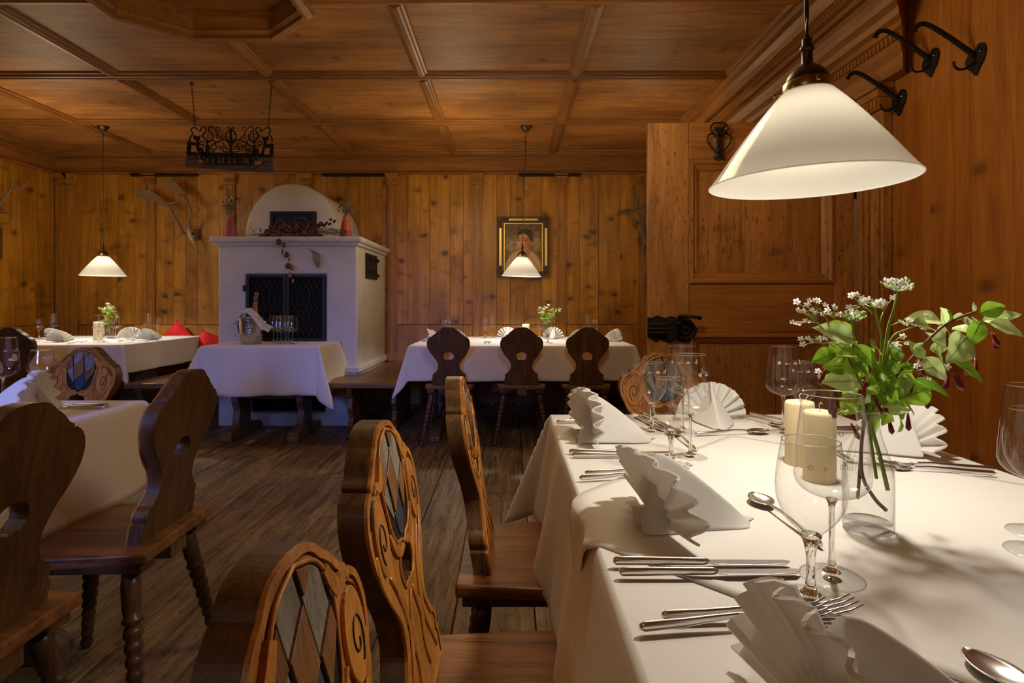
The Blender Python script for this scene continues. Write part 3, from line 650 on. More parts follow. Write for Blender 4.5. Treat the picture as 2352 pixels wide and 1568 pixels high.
MB().box(-2.335, -2.31, SY-0.016, SY+0.004, 1.19, 1.24).box(-2.335, -2.31, SY-0.016, SY+0.004, 0.84, 0.89).build('door_hinge', 'iron', st)
# ------------------------------------------------------------------ benches
def bench(name, label, poly, supports, mat='bench_X', zt=0.46):
    t = thing(name, label, 'bench')
    MB().prism([poly], zt-0.042, zt, lambda u, v, d: (u, v, d)).build('seat', mat, t, bevel=0.010, bseg=3)
    for (xa, ya, xb, yb) in supports:
        d = Vector((xb-xa, yb-ya)); ln = d.length; d.normalize(); nrm = Vector((-d.y, d.x))*0.02
        pr = [(0, 0), (0.05, 0.0), (0.07, 0.04), (0.045, 0.10), (0.075, 0.16), (0.03, 0.24), (0.055, 0.32), (0.02, 0.36), (0.0, 0.417)]
        lo = [(0, 0)]+[(ln-p[0]*min(1, ln/0.4)+0.0, p[1]) for p in pr]+[(0, 0.417)]
        MB().prism([lo[:1]+lo[1:]], -1, 1, lambda u, v, k: (xa+d.x*u+nrm.x*k, ya+d.y*u+nrm.y*k, v)).build('support', 'bench_X', t, bevel=0.005)
    return t
bench('corner_bench', 'worn brown bench wrapped round the right side of the white stove', [(-1.48, 4.42), (-0.90, 4.42), (-0.86, 4.46), (-0.86, 6.06), (-1.303, 6.06), (-1.303, 4.935), (-1.48, 4.935)], [(-1.28, 4.93, -1.28, 4.50), (-0.98, 5.5, -0.98, 4.75)])
bench('corner_bench', 'worn brown bench end at the left side of the stove, beside the left table', [(-3.0, 4.40), (-2.54, 4.44), (-2.62, 4.96), (-2.62, 6.06), (-3.0, 6.06)], [(-2.80, 5.0, -2.80, 4.55)])
bench('wall_bench', 'long wooden bench along the back wall behind the middle table', [(-0.855, 5.62), (1.68, 5.62), (1.68, 6.06), (-0.855, 6.06)], [(-0.6, 6.0, -0.6, 5.7), (1.2, 6.0, 1.2, 5.7)])
bench('wall_bench', 'wooden bench along the back wall behind the left table', [(-4.42, 5.80), (-3.005, 5.80), (-3.005, 6.06), (-4.42, 6.06)], [(-4.2, 6.0, -4.2, 5.85)])
bench('wall_bench', 'wooden bench along the left wall below the stag antler', [(-4.86, 1.0), (-4.62, 1.0), (-4.62, 5.60), (-4.43, 5.80), (-4.43, 6.06), (-4.86, 6.06)], [(-4.82, 4.6, -4.66, 4.6), (-4.82, 2.4, -4.66, 2.4)], 'bench_Y')
bench('wall_bench', 'wooden bench along the right wall beside the nearest table', [(1.27, -0.9), (1.70, -0.9), (1.70, 2.45), (1.27, 2.45)], [(1.66, 0.0, 1.32, 0.0), (1.66, 2.2, 1.32, 2.2)], 'bench_Y')
# ================================================================== CHAIRS
def smooth_outline(segs):
    """segs: lists of (u, v); each is smoothed, joints between them stay sharp"""
    out = []
    for s in segs:
        if len(s) < 3: pts = [Vector((*p, 0)) for p in s]
        else: pts = catmull([Vector((*p, 0)) for p in s], 4)
        out += [(p.x, p.y) for p in pts]
    res = []
    for p in out:
        if not res or (abs(p[0]-res[-1][0])+abs(p[1]-res[-1][1])) > 1e-4: res.append(p)
    return res
half = smooth_outline([[(0.130, 0.0), (0.130, 0.052)], [(0.121, 0.056), (0.126, 0.072), (0.120, 0.088), (0.106, 0.098)], [(0.100, 0.106), (0.086, 0.125), (0.081, 0.148), (0.086, 0.178), (0.106, 0.216), (0.134, 0.250), (0.155, 0.285), (0.163, 0.318), (0.160, 0.345), (0.148, 0.368), (0.129, 0.382)], [(0.121, 0.380), (0.120, 0.389), (0.106, 0.397), (0.090, 0.413), (0.076, 0.424)], [(0.066, 0.430), (0.050, 0.444), (0.028, 0.452), (0.0, 0.4545)]])
OUT = half+[(-u, v) for u, v in reversed(half[:-1])]
hole = [(0.040*cos(a), 0.228+0.034*sin(a)) for a in [radians(d) for d in range(-20, 201, 20)]]
hole = hole+[(-0.026, 0.200), (-0.014, 0.203), (-0.006, 0.199), (0, 0.203), (0.006, 0.199), (0.014, 0.203), (0.026, 0.200)]
TH, TILT = 0.037, radians(10)
def backfn(u, v, d):      # local chair space: y towards the front, d from rear face (0) to front face (TH)
    return (u, -0.165+d*cos(TILT)-v*sin(TILT), 0.459+v*cos(TILT)+d*sin(TILT)*0.0)
def clip_poly(sub, clipp):
    out = sub
    for i in range(len(clipp)):
        a, c = clipp[i], clipp[(i+1) % len(clipp)]; inp, out = out, []
        if not inp: break
        ins = lambda p: (c[0]-a[0])*(p[1]-a[1])-(c[1]-a[1])*(p[0]-a[0]) >= -1e-9
        for k in range(len(inp)):
            p, q = inp[k-1], inp[k]
            if ins(p) != ins(q):
                x1, y1, x2, y2 = a[0], a[1], c[0], c[1]; x3, y3, x4, y4 = p[0], p[1], q[0], q[1]
                dn = (x1-x2)*(y3-y4)-(y1-y2)*(x3-x4)
                if abs(dn) > 1e-12:
                    t = ((x1-x3)*(y3-y4)-(y1-y3)*(x3-x4))/dn; out.append((x1+t*(x2-x1), y1+t*(y2-y1)))
            if ins(q): out.append(q)
    return out
def inset(poly, d):
    n = len(poly); r = []
    for i in range(n):
        a, p, c = Vector(poly[i-1]), Vector(poly[i]), Vector(poly[(i+1) % n])
        e1, e2 = (p-a), (c-p)
        if e1.length < 1e-7 or e2.length < 1e-7: r.append(poly[i]); continue
        e1.normalize(); e2.normalize(); nn = Vector((-(e1.y+e2.y), e1.x+e2.x))
        if nn.length < 1e-6: nn = Vector((-e1.y, e1.x))
        nn.normalize(); r.append((p.x+nn.x*d, p.y+nn.y*d))
    return r
def turned_leg(h, r=0.022):
    pr = [(0.013, 0.0), (0.018, 0.012), (0.0165, 0.02)]
    z = 0.03; L_ = h
    nb = 7; z0, z1 = 0.035, h*0.66
    for i in range(nb):
        a = z0+(z1-z0)*i/nb; bb = (z1-z0)/nb; rr = 0.0155+0.0065*i/nb
        pr += [(rr*0.78, a), (rr*1.02, a+bb*0.25), (rr*1.12, a+bb*0.5), (rr*1.02, a+bb*0.78)]
    pr += [(0.016, z1+0.004), (0.025, z1+0.010), (0.025, z1+0.018), (0.019, z1+0.024), (0.023, z1+0.045), (0.0235, h*0.9), (0.019, h)]
    return pr
def make_chair(name, label, carved=True):
    t = thing(name, label, 'chair')
    seat = [(-0.178, -0.205), (0.178, -0.205), (0.212, 0.16), (0.205, 0.205), (0.19, 0.215), (-0.19, 0.215), (-0.205, 0.205), (-0.212, 0.16)]
    MB().prism([seat], 0.430, 0.460, lambda u, v, d: (u, v, d)).build('seat', 'oak_seat_Y', t, bevel=0.006, bseg=2)
    for s in (-1, 1):
        MB().box(s*0.135-0.03, s*0.135+0.03, -0.19, 0.175, 0.402, 0.4295).build('seat_batten', 'oak_dark_Z', t, bevel=0.004)
    MB().box(-0.04, 0.04, -0.195, -0.12, 0.385, 0.4295).build('tenon_block', 'oak_dark_Z', t, bevel=0.003)
    for (sx, sy) in ((-1, -1), (1, -1), (-1, 1), (1, 1)):
        top = Vector((sx*0.132, sy*0.13+(-0.01 if sy < 0 else 0), 0.405)); bot = Vector((sx*0.205, sy*0.205, 0.0))
        d = top-bot; h = d.length
        T = Matrix.Translation(bot+Vector((0, 0, 0.004))) @ d.to_track_quat('Z', 'Y').to_matrix().to_4x4()
        MB().lathe(turned_leg(h-0.006), 14, T).build('leg', 'leg_Z', t)
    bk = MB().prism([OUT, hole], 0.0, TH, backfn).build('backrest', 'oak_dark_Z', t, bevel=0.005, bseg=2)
    F = TH
    # carved front: raised border, shield of lozenges, volutes, acanthus
    inn = inset(OUT, 0.017)
    hole2 = inset(list(reversed(hole)), 0.0); hole2 = [(u*1.10, 0.228+(v-0.228)*1.10) for u, v in hole]
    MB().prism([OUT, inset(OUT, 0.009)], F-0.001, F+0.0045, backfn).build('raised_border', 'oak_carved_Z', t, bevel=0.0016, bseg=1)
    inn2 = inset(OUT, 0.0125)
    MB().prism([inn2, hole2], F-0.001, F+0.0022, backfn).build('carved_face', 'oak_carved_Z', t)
    sh = [(0.0, 0.262), (0.014, 0.272), (0.034, 0.276), (0.056, 0.296), (0.065, 0.330), (0.071, 0.372), (0.062, 0.404), (0.040, 0.428), (0.0, 0.4415)]
    sh = [(v.x, v.y) for v in catmull([Vector((*q, 0)) for q in sh], 4)]
    sh = sh+[(-u, v) for u, v in reversed(sh[1:-1])]
    shd = MB().prism([sh], F, F+0.0034, backfn).build('shield', 'groove', t)
    MB().tube([backfn(u, v, F+0.005) for u, v in [(a*1.035, 0.355+(c-0.355)*1.022) for a, c in sh]], 0.0026, 6, closed=True).build('shield_rim', 'oak_carved_Z', shd)
    shi = inset(sh, 0.002)
    # diagonal lozenges, brown and grey in turn, blue at the foot
    e1, e2 = Vector((0.044, -0.032)), Vector((0.014, 0.064)); o0 = Vector((-0.020, 0.346))
    for i in range(-3, 4):
        for j in range(-3, 4):
            p = o0+e1*i+e2*j
            q = [tuple(p+e1*a+e2*c) for a, c in ((0.09, 0.015), (0.985, 0.015), (0.985, 0.985), (0.09, 0.985))]
            cp = clip_poly(q, shi)
            if len(cp) < 3: continue
            ar = abs(sum(cp[k-1][0]*cp[k][1]-cp[k][0]*cp[k-1][1] for k in range(len(cp))))/2
            cz = sum(c[1] for c in cp)/len(cp)
            if ar < 0.00005: continue
            odd = (i+j) % 2
            m_ = 'blue_field' if cz < 0.302 else ('grey_lozenge_Z' if odd else 'oak_lozenge_Z')
            MB().prism([cp], F+0.0030, F+(0.0052 if odd or cz < 0.302 else 0.0074), backfn).build('lozenge', m_, shd, bevel=0.0006, bseg=1)
    def strip(path, wfn, s, z0=F+0.0018, z1=F+0.0058, n=5):
        P = catmull([Vector((s*u, v, 0)) for u, v in path], n); Lf, Rt = [], []; N_ = len(P)
        for k, q in enumerate(P):
            d = (P[min(k+1, N_-1)]-P[max(k-1, 0)]).normalized(); w_ = wfn(k/(N_-1))
            Lf.append((q.x-d.y*w_, q.y+d.x*w_)); Rt.append((q.x+d.y*w_, q.y-d.x*w_))
        return MB().prism([Lf+list(reversed(Rt))], z0, z1, backfn)
    mg = MB()
    for s in (-1, 1):
        # egg-shaped volute pad with an incised spiral
        c = [(s*(0.112+0.030*cos(a)+0.006*sin(a)), 0.312+0.052*sin(a)-0.010*cos(a)) for a in [2*pi*i/28 for i in range(28)]]
        MB().prism([c if s > 0 else list(reversed(c))], F+0.0018, F+0.0072, backfn).build('volute', 'oak_carved_Z', t, bevel=0.0022, bseg=2)
        sp = spiral(0, 0, 1, 1.15, -1.2 if s > 0 else pi+1.2, s, 22, 0.3)
        mg.tube([backfn(s*0.112+p[0]*0.019, 0.308+p[1]*0.032, F+0.0074) for p in sp], 0.0015, 5)
        strip([(0.146, 0.300), (0.138, 0.262), (0.110, 0.222), (0.084, 0.190), (0.070, 0.150), (0.080, 0.118), (0.098, 0.090)], lambda q: 0.0025+0.0075*sin(pi*min(1, q+0.08)), s).build('acanthus_leaf', 'oak_carved_Z', t, bevel=0.0018, bseg=1)
        strip([(0.100, 0.250), (0.075, 0.218), (0.058, 0.185), (0.048, 0.150), (0.054, 0.112), (0.080, 0.068), (0.102, 0.030)], lambda q: 0.002+0.0062*sin(pi*min(1, q+0.05)), s).build('acanthus_leaf', 'oak_carved_Z', t, bevel=0.0018, bseg=1)
        strip([(0.004, 0.188), (0.020, 0.162), (0.034, 0.125), (0.028, 0.080), (0.040, 0.036)], lambda q: 0.002+0.007*sin(pi*min(1, q+0.04)), s).build('acanthus_leaf', 'oak_carved_Z', t, bevel=0.0018, bseg=1)
        strip([(0.006, 0.258), (0.030, 0.256), (0.050, 0.266), (0.064, 0.284), (0.074, 0.300)], lambda q: 0.0025+0.004*sin(pi*q), s, F+0.0018, F+0.0075).build('shield_tendril', 'oak_carved_Z', t, bevel=0.0015, bseg=1)
        strip([(0.060, 0.412), (0.074, 0.390), (0.088, 0.378), (0.104, 0.384), (0.116, 0.376)], lambda q: 0.003+0.006*sin(pi*min(1, q+0.15)), s, F+0.0018, F+0.0085).build('shield_tendril', 'oak_carved_Z', t, bevel=0.0025, bseg=2)
        for path in ([(0.140, 0.270), (0.120, 0.236), (0.096, 0.205), (0.080, 0.172)], [(0.062, 0.190), (0.056, 0.160), (0.060, 0.128)], [(0.118, 0.368), (0.134, 0.356), (0.145, 0.336)]):
            mg.tube([backfn(s*p.x, p.y, F+0.0040) for p in catmull([Vector((*q, 0)) for q in path], 5)], 0.0013, 4)
    MB().tube([backfn(u*1.04, 0.228+(v-0.228)*1.04, F+0.003) for u, v in hole], 0.0030, 6, closed=True).build('hole_rim', 'oak_carved_Z', t)
    mg.build('carved_groove', 'groove', t)['kind'] = 'stuff'
    return t
CH = make_chair('carved_chair', 'nearest carved chair in the bottom foreground, shield of lozenges facing the white table')
def place(i, x, y, deg, label, group):
    rz = radians(deg)
    if i == 0: CH.location = (x, y, 0); CH.rotation_euler = (0, 0, rz); CH['label'] = label; CH['group'] = group; CH.scale = (1, 1, 0.965); return CH
    o = dup(CH, (x, y, 0), rz, label, group); o.scale = (1, 1, 1); return o
g1 = 'carved chairs along the left side of the nearest table'
place(0, 0.008, 0.500, -91, 'nearest carved chair, cut off by the bottom edge, grey and brown lozenge shield', g1)
place(1, 0.000, 0.905, -91, 'carved chair in profile at the nearest table, second from the camera', g1)
place(2, 0.082, 1.455, -90, 'carved chair seen almost edge on, third along the nearest table', g1)
place(3, 0.575, 1.93, 180, 'carved chair at the far end of the nearest table, behind the glasses', 'carved chairs along the left side of the nearest table')
g2 = 'dark chairs at the middle table'
place(4, -0.462, 4.50, 0, 'leftmost of the three dark chairs with their backs to us at the middle table', g2)
place(5, 0.093, 4.50, 0, 'middle one of the three dark chairs with their backs to us at the middle table', g2)
place(6, 0.592, 4.50, 0, 'rightmost of the three dark chairs with their backs to us at the middle table', g2)
g3 = 'dark chairs at the left foreground table'
place(7, -1.135, 1.605, 92, 'dark chair with its whole turned leg in view beside the left foreground table', g3)
place(8, -1.150, 1.075, 90, 'dark chair cut off by the left edge of the picture in the foreground', g3)
place(9, -1.83, 2.20, 172, 'carved chair facing us behind the left foreground table and its two glasses', g3)
place(10, -3.70, 4.42, 0, 'dark chair with its back to us at the left table in the far corner', 'dark chairs at the left back table')
# ================================================================== TABLES AND CLOTHS
def table(label, x0, x1, y0, y1, axis, tz=0.745, fl=0.10):
    t = thing('dining_table', label, 'table')
    MB().box(x0+0.012, x1-0.012, y0+0.012, y1-0.012, tz-0.035, tz-0.004).build('tabletop', 'bench_X', t, bevel=0.006)
    for k in (0, 1):
        if axis == 'X':   # long along x, feet along y
            px = x0+0.20 if k == 0 else x1-0.20; ym = (y0+y1)/2; hy = (y1-y0)/2
            MB().prism([[(-0.045, 0.06), (0.045, 0.06), (0.05, 0.12), (0.04, 0.22), (0.058, 0.30), (0.052, 0.65), (-0.052, 0.65), (-0.058, 0.30), (-0.04, 0.22), (-0.05, 0.12)]], -0.028, 0.028, lambda u, v, d: (px+d, ym+u*2.2, v)).build('leg', 'trestle_Z', t, bevel=0.006)
            MB().prism([[(-hy*1.08, 0), (hy*1.08, 0), (hy*1.08, 0.04), (hy*0.95, 0.075), (hy*0.4, 0.10), (-hy*0.4, 0.10), (-hy*0.95, 0.075), (-hy*1.08, 0.04)]], -0.045, 0.045, lambda u, v, d: (px+d, ym+u, v)).build('foot', 'trestle_Z', t, bevel=0.008)
            MB().box(px-0.04, px+0.04, y0+0.08, y1-0.08, 0.65, tz-0.035).build('cross_rail', 'trestle_Z', t, bevel=0.005)
        else:
            py = y0+0.25 if k == 0 else y1-0.25; xm = (x0+x1)/2; hx_ = (x1-x0)/2
            MB().prism([[(-0.045, 0.06), (0.045, 0.06), (0.05, 0.12), (0.04, 0.22), (0.058, 0.30), (0.052, 0.65), (-0.052, 0.65), (-0.058, 0.30), (-0.04, 0.22), (-0.05, 0.12)]], -0.028, 0.028, lambda u, v, d: (xm+u*2.2, py+d, v)).build('leg', 'trestle_Z', t, bevel=0.006)
            MB().prism([[(-hx_*0.8, 0), (hx_*0.8, 0), (hx_*0.8, 0.04), (hx_*0.7, 0.075), (hx_*0.3, 0.10), (-hx_*0.3, 0.10), (-hx_*0.7, 0.075), (-hx_*0.8, 0.04)]], -0.045, 0.045, lambda u, v, d: (xm+u, py+d, v)).build('foot', 'trestle_Z', t, bevel=0.008)
            MB().box(x0+0.08, x1-0.08, py-0.04, py+0.04, 0.65, tz-0.035).build('cross_rail', 'trestle_Z', t, bevel=0.005)
    if axis == 'X': MB().box(x0+0.22, x1-0.22, (y0+y1)/2-0.02, (y0+y1)/2+0.02, 0.30, 0.38).build('stretcher', 'trestle_Z', t, bevel=0.005)
    else: MB().box((x0+x1)/2-0.02, (x0+x1)/2+0.02, y0+0.27, y1-0.27, 0.30, 0.38).build('stretcher', 'trestle_Z', t, bevel=0.005)
    return t
def cloth(label, x0, x1, y0, y1, d, z=0.75, seed=1, flare=0.12, amp=0.012, cflare=0.30, cdrop=0.30, group='white tablecloths', step=0.03):
    r = random.Random(seed); ph = [r.uniform(0, 6.28) for _ in range(12)]
    def line(a, c):
        n = max(3, int((c-a)/step)); return [a+(c-a)*i/n for i in range(n+1)]
    def axis(a, c):
        k = 14; lo = [a-d*(1-(i/k)) for i in range(k)]; lo += [a-0.012, a-0.004] ; hi = [c+0.004, c+0.012]+[c+d*(i+1)/k for i in range(k)]
        return sorted(set(round(v, 5) for v in lo+line(a, c)+hi))
    xs, ys = axis(x0, x1), axis(y0, y1); P = []
    for x in xs:
        row = []
        for y in ys:
            ax = max(x0-x, x-x1, 0); ay = max(y0-y, y-y1, 0)
            sx = -1 if x < x0 else 1; sy = -1 if y < y0 else 1
            bx, by = min(max(x, x0), x1), min(max(y, y0), y1)
            if ax == 0 and ay == 0:
                w = 0.0008*sin(7*x+ph[0])*sin(6*y+ph[1]); row.append((x, y, z+w)); continue
            if ax and ay:
                mx, mn = max(ax, ay), min(ax, ay); q = mn/mx
                drop = mx+cdrop*mn; e = cflare*mn+flare*mx*(0.5)
                th = atan2(ay, ax); nx, ny = cos(th), sin(th)
                # near the sides blend to the side's own outward shift
                px = bx+sx*(e*nx*1.3+0.008*min(1, ax/0.02)); py = by+sy*(e*ny*1.3+0.008*min(1, ay/0.02))
                row.append((px, py, z-max(0, drop-0.004))); continue
            s = ax or ay; u = y if ax else x
            edge = min(abs(u-(y0 if ax else x0)), abs(u-(y1 if ax else x1)))
            fold = amp*(s/d)*(sin(u*9+ph[2])+0.7*sin(u*17+ph[3])+0.35*sin(u*31+ph[4]))+amp*1.2*(s/d)
            cf = math.exp(-(edge/0.10)**2)*0.0
            e = 0.008*min(1, s/0.015)+flare*0.5*s*(1+0.5*sin(u*3+ph[5]))*1.0+fold*min(1, edge/0.12)+cf
            e = e*min(1, 0.35+edge/0.15)+flare*0.65*s*(1-min(1, edge/0.15))
            zz = z-max(0, s-0.004)*0.985
            row.append((bx+sx*e, by, zz) if ax else (bx, by+sy*e, zz))
        P.append(row)
    o = MB().grid(P, True).build('tablecloth', 'cloth', None, solid=0.0016)
    return tag(o, label, 'tablecloth', group)
table('wooden table hidden under the nearest white cloth', 0.13, 1.01, -0.35, 1.743, 'Y')
cloth('white tablecloth over the nearest table at the right', 0.13, 1.01, -0.35, 1.743, 0.31, seed=3, flare=0.22, cflare=0.40, amp=0.016)
table('trestle table standing in front of the stove', -2.41, -1.49, 4.42, 4.93, 'X')
cloth('bluish white tablecloth hanging low in front of the stove', -2.41, -1.49, 4.42, 4.93, 0.385, seed=9, flare=0.22, cflare=0.34, cdrop=0.22, amp=0.026)
table('wooden table under the cloth in the middle of the back wall', -0.79, 0.99, 4.47, 5.60, 'X')
cloth('white tablecloth over the middle table behind three dark chairs', -0.79, 0.99, 4.47, 5.60, 0.28, seed=12, flare=0.20, cflare=0.32, cdrop=0.45, amp=0.014)
table('wooden table under the cloth in the far left corner', -4.55, -3.11, 4.56, 5.76, 'X')
cloth('white tablecloth over the left table in the far corner', -4.55, -3.11, 4.56, 5.76, 0.235, seed=15, flare=0.15, cflare=0.30, cdrop=0.35, amp=0.008)
table('trestle table hidden under the left foreground cloth', -2.15, -1.287, 0.30, 1.995, 'Y')
cloth('white tablecloth over the left foreground table beside the dark chairs', -2.15, -1.287, 0.30, 1.995, 0.30, seed=21, flare=0.16, cflare=0.28, amp=0.010)
# small square top cloth laid cornerwise on the nearest table, one corner over its edge
def overlay():
    cx_, cy_, h = 0.574, 0.915, 0.555; n = 44; P = []
    for i in range(n+1):
        row = []
        for j in range(n+1):
            a, c = -h+2*h*i/n, -h+2*h*j/n
            x, y = cx_+(a-c)/2*1.0, cy_+(a+c)/2*1.0
            z = 0.7525+0.0007*sin(14*x)*cos(11*y)
            if min(i, j, n-i, n-j) == 0: z += 0.0006
            if x < 0.13:
                s = 0.13-x; x = 0.13-0.013-0.12*s-0.006*sin(y*40); z = 0.7515-max(0, s-0.003)
            if x > 1.01:
                s = x-1.01; x = 1.01+0.013+0.12*s; z = 0.7515-max(0, s-0.003)
            row.append((x, y, z))
        P.append(row)
    o = MB().grid(P, True).build('top_cloth', 'cloth', None, solid=0.0022)
    tag(o, 'square white top cloth laid cornerwise on the nearest table', 'tablecloth')
overlay()
# ================================================================== GLASSES
PTW = [(0.0035, 0.100), (0.016, 0.102), (0.034, 0.110), (0.0425, 0.121), (0.0436, 0.133), (0.0425, 0.150), (0.0395, 0.180), (0.0365, 0.205), (0.0338, 0.230)]
PTS = [(0.0365, 0.0), (0.0368, 0.0015), (0.034, 0.0030), (0.018, 0.0052), (0.008, 0.010), (0.0045, 0.018), (0.0036, 0.034), (0.0034, 0.070), (0.0038, 0.090), (0.0065, 0.0972), (0.0060, 0.0995), (0.001, 0.1003)]
PRW = [(0.0095, 0.0745), (0.0155, 0.082), (0.027, 0.095), (0.0355, 0.112), (0.0378, 0.128), (0.0372, 0.145), (0.0345, 0.165), (0.0308, 0.185)]
PRS = [(0.0345, 0.0), (0.0348, 0.0015), (0.031, 0.0034), (0.015, 0.0064), (0.0072, 0.013), (0.0052, 0.024), (0.0046, 0.040), (0.0060, 0.058), (0.0090, 0.069), (0.0118, 0.0748), (0.0095, 0.0775), (0.001, 0.0785)]
def smprof(p, n=3): return [(max(0.0005, v.x), v.y) for v in catmull([Vector((*q, 0)) for q in p], n)]
def bend_text(txt, size, r, zc, a0, slope=0.0):
    cu = bpy.data.curves.new('t', 'FONT'); cu.body = txt; cu.size = size; cu.align_x = 'CENTER'; cu.resolution_u = 2
    o = bpy.data.objects.new('t', cu); COL.objects.link(o)
    me = bpy.data.meshes.new_from_object(o.evaluated_get(bpy.context.evaluated_depsgraph_get()))
    vs = []
    for v in me.vertices:
        a = a0+v.co.x/r; rr = r+0.0004-slope*v.co.y; vs.append((rr*cos(a), rr*sin(a), zc+v.co.y))
    fs = [tuple(p.vertices) for p in me.polygons]
    bpy.data.objects.remove(o); bpy.data.curves.remove(cu); bpy.data.meshes.remove(me)
    return vs, fs
def star(r, zc, a0, R):
    mb = []
    for k in range(8):
        a = pi*k/8*2; p = (R*cos(a), R*sin(a)); q = (R*0.12*cos(a+pi/2), R*0.12*sin(a+pi/2))
        mb.append([(p[0]*0.25+q[0], p[1]*0.25+q[1]), (p[0], p[1]), (p[0]*0.25-q[0], p[1]*0.25-q[1])])
    vs = []; fs = []
    for t in mb:
        fs.append((len(vs), len(vs)+1, len(vs)+2))
        for u, v in t: vs.append(((r+0.0005)*cos(a0+u/r), (r+0.0005)*sin(a0+u/r), zc+v))
    return vs, fs
def make_glass(kind, label, group):
    t = thing('wine_glass' if kind == 'T' else 'water_glass', label, 'glass', (0, 0, 0), 0, group)
    bowl, stem = (PTW, PTS) if kind == 'T' else (PRW, PRS)
    MB().lathe(smprof(bowl), 40, capb=False, capt=False).build('bowl', 'thin_glass', t)
    rr, rz = bowl[-1]
    MB().tube([(rr*cos(2*pi*i/36), rr*sin(2*pi*i/36), rz) for i in range(36)], 0.0007, 5, closed=True).build('rim', 'solid_glass', t)
    sp_ = smprof(stem); cut_ = next(k for k, q in enumerate(sp_) if q[1] > 0.0088 and q[0] < 0.012)
    MB().lathe(sp_[cut_-1:], 24).build('stem', 'solid_glass', t)
    MB().lathe(sp_[:cut_], 40, capb=False, capt=False).build('foot', 'thin_glass', t)
    MB().tube([(stem[0][0]*cos(2*pi*i/40), stem[0][0]*sin(2*pi*i/40), 0.0009) for i in range(40)], 0.0007, 5, closed=True).build('foot_rim', 'thin_glass', t)
    mb = MB()
    if kind == 'T':
        r_, z_, sl = 0.0388, 0.186, 0.13
        mb.add(*bend_text('0,2 l', 0.0065, 0.0433, 0.147, -2.0, 0.05))
    else: r_, z_, sl = 0.0352, 0.160, 0.13
    mb.add(*bend_text('CE', 0.0075, r_, z_, -1.2, sl)); mb.add(*bend_text('0,1 l', 0.006, r_+0.0002, z_, -1.75, sl)); mb.add(*star(r_+0.0002, z_+0.003, -2.25, 0.0055))
    pts = [(-0.010, 0.0), (-0.004, 0.004), (0.001, -0.002), (0.005, 0.010), (0.002, 0.004), (0.009, 0.001)]
    mb.tube([((r_+0.0012-0.13*p.y)*cos(-0.45+p.x/r_), (r_+0.0012-0.13*p.y)*sin(-0.45+p.x/r_), z_+p.y) for p in catmull([Vector((*q, 0)) for q in pts], 4)], 0.00035, 4)
    mb.build('etched_marks', 'etch', t, fixn=False)
    return t
GL = {}
def glass(kind, x, y, label, group, rz=0.0, z=0.7516, small=False):
    if kind not in GL:
        GL[kind] = make_glass(kind, label, group); o = GL[kind]
    else: o = dup(GL[kind], None, None, label, group, skip=('etched',) if small else ())
    o.location = (x, y, z); o.rotation_euler = (0, 0, rz); return o
ga, gb = 'wine glasses on the nearest table', 'water glasses on the nearest table'
glass('T', 0.405, 0.711, 'tall wine glass in the foreground, in front of the cream candles', ga, 0.4, 0.7535)
glass('R', 0.350, 0.6575, 'biggest looking water glass, nearest the camera, overlapping the tall wine glass', gb, 0.2, 0.7535)
glass('T', 0.404, 1.262, 'tall wine glass beside the second water glass on the nearest table', ga, 0.9)
glass('R', 0.3435, 1.203, 'water glass left of the tall one, above the fork tines of the second setting', gb, 1.3)
glass('R', 0.382, 1.515, 'water glass at the far left corner setting of the nearest table', gb, -0.2)
glass('T', 0.462, 1.512, 'tall wine glass at the far end, in front of the fan napkin', ga, -0.3)
glass('T', 0.724, 1.497, 'tall wine glass standing left of the bouquet, by the door', ga, 0.0)
glass('R', 0.795, 1.532, 'water glass partly hidden behind the bouquet and tall glass', gb, -0.5)
glass('T', 0.728, 0.780, 'tall wine glass cut off by the right edge of the picture', ga, 0.2, 0.7535)
glass('R', 0.786, 0.846, 'water glass cut off by the right edge, behind the tall one', gb, 0.2, 0.7535)
gl = 'glasses on the left foreground table'
glass('T', -1.655, 1.85, 'tall wine glass at the left edge on the left foreground table', gl, 0.5)
glass('R', -1.572, 1.905, 'water glass standing before the carved chair back at the left', gl, 1.0)
gm = 'glasses on the middle table'
for kind, x, y, lb in [
    ('T', -0.544, 5.20, 'tall wine glass behind the leftmost dark chair of the middle table'),
    ('R', -0.558, 4.95, 'water glass behind the leftmost dark chair of the middle table'),
    ('R', -0.230, 5.38, 'water glass left of a tall one, between the first two dark chairs'),
    ('T', -0.157, 5.38, 'tall wine glass left of the folded napkin, between the first two dark chairs'),
    ('T', 0.262, 4.95, 'tall wine glass left of the small bouquet on the middle table'),
    ('R', 0.323, 4.75, 'water glass in front of the small bouquet on the middle table'),
    ('T', 0.710, 5.20, 'tall wine glass behind the rightmost dark chair of the middle table'),
    ('R', 0.752, 5.02, 'water glass behind the rightmost dark chair of the middle table')]:
    glass(kind, x, y, lb, gm, 0.3, small=True)
gn = 'glasses on the far left table'
for kind, x, y, lb in [
    ('R', -4.42, 5.32, 'leftmost water glass on the far left table'),
    ('T', -4.39, 5.45, 'tall wine glass at the left of the far left table'),
    ('T', -3.575, 4.92, 'tall wine glass in front of the candle on the far left table'),
    ('R', -3.485, 4.86, 'water glass in front of the candle on the far left table'),
    ('T', -3.63, 5.22, 'tall wine glass right behind the candle on the far left table'),
    ('T', -3.618, 5.66, 'tall wine glass above the right fan napkins on the far left table'),
    ('R', -3.52, 5.67, 'water glass near the red cushion on the far left table')]:
    glass(kind, x, y, lb, gn, 0.3, small=True)
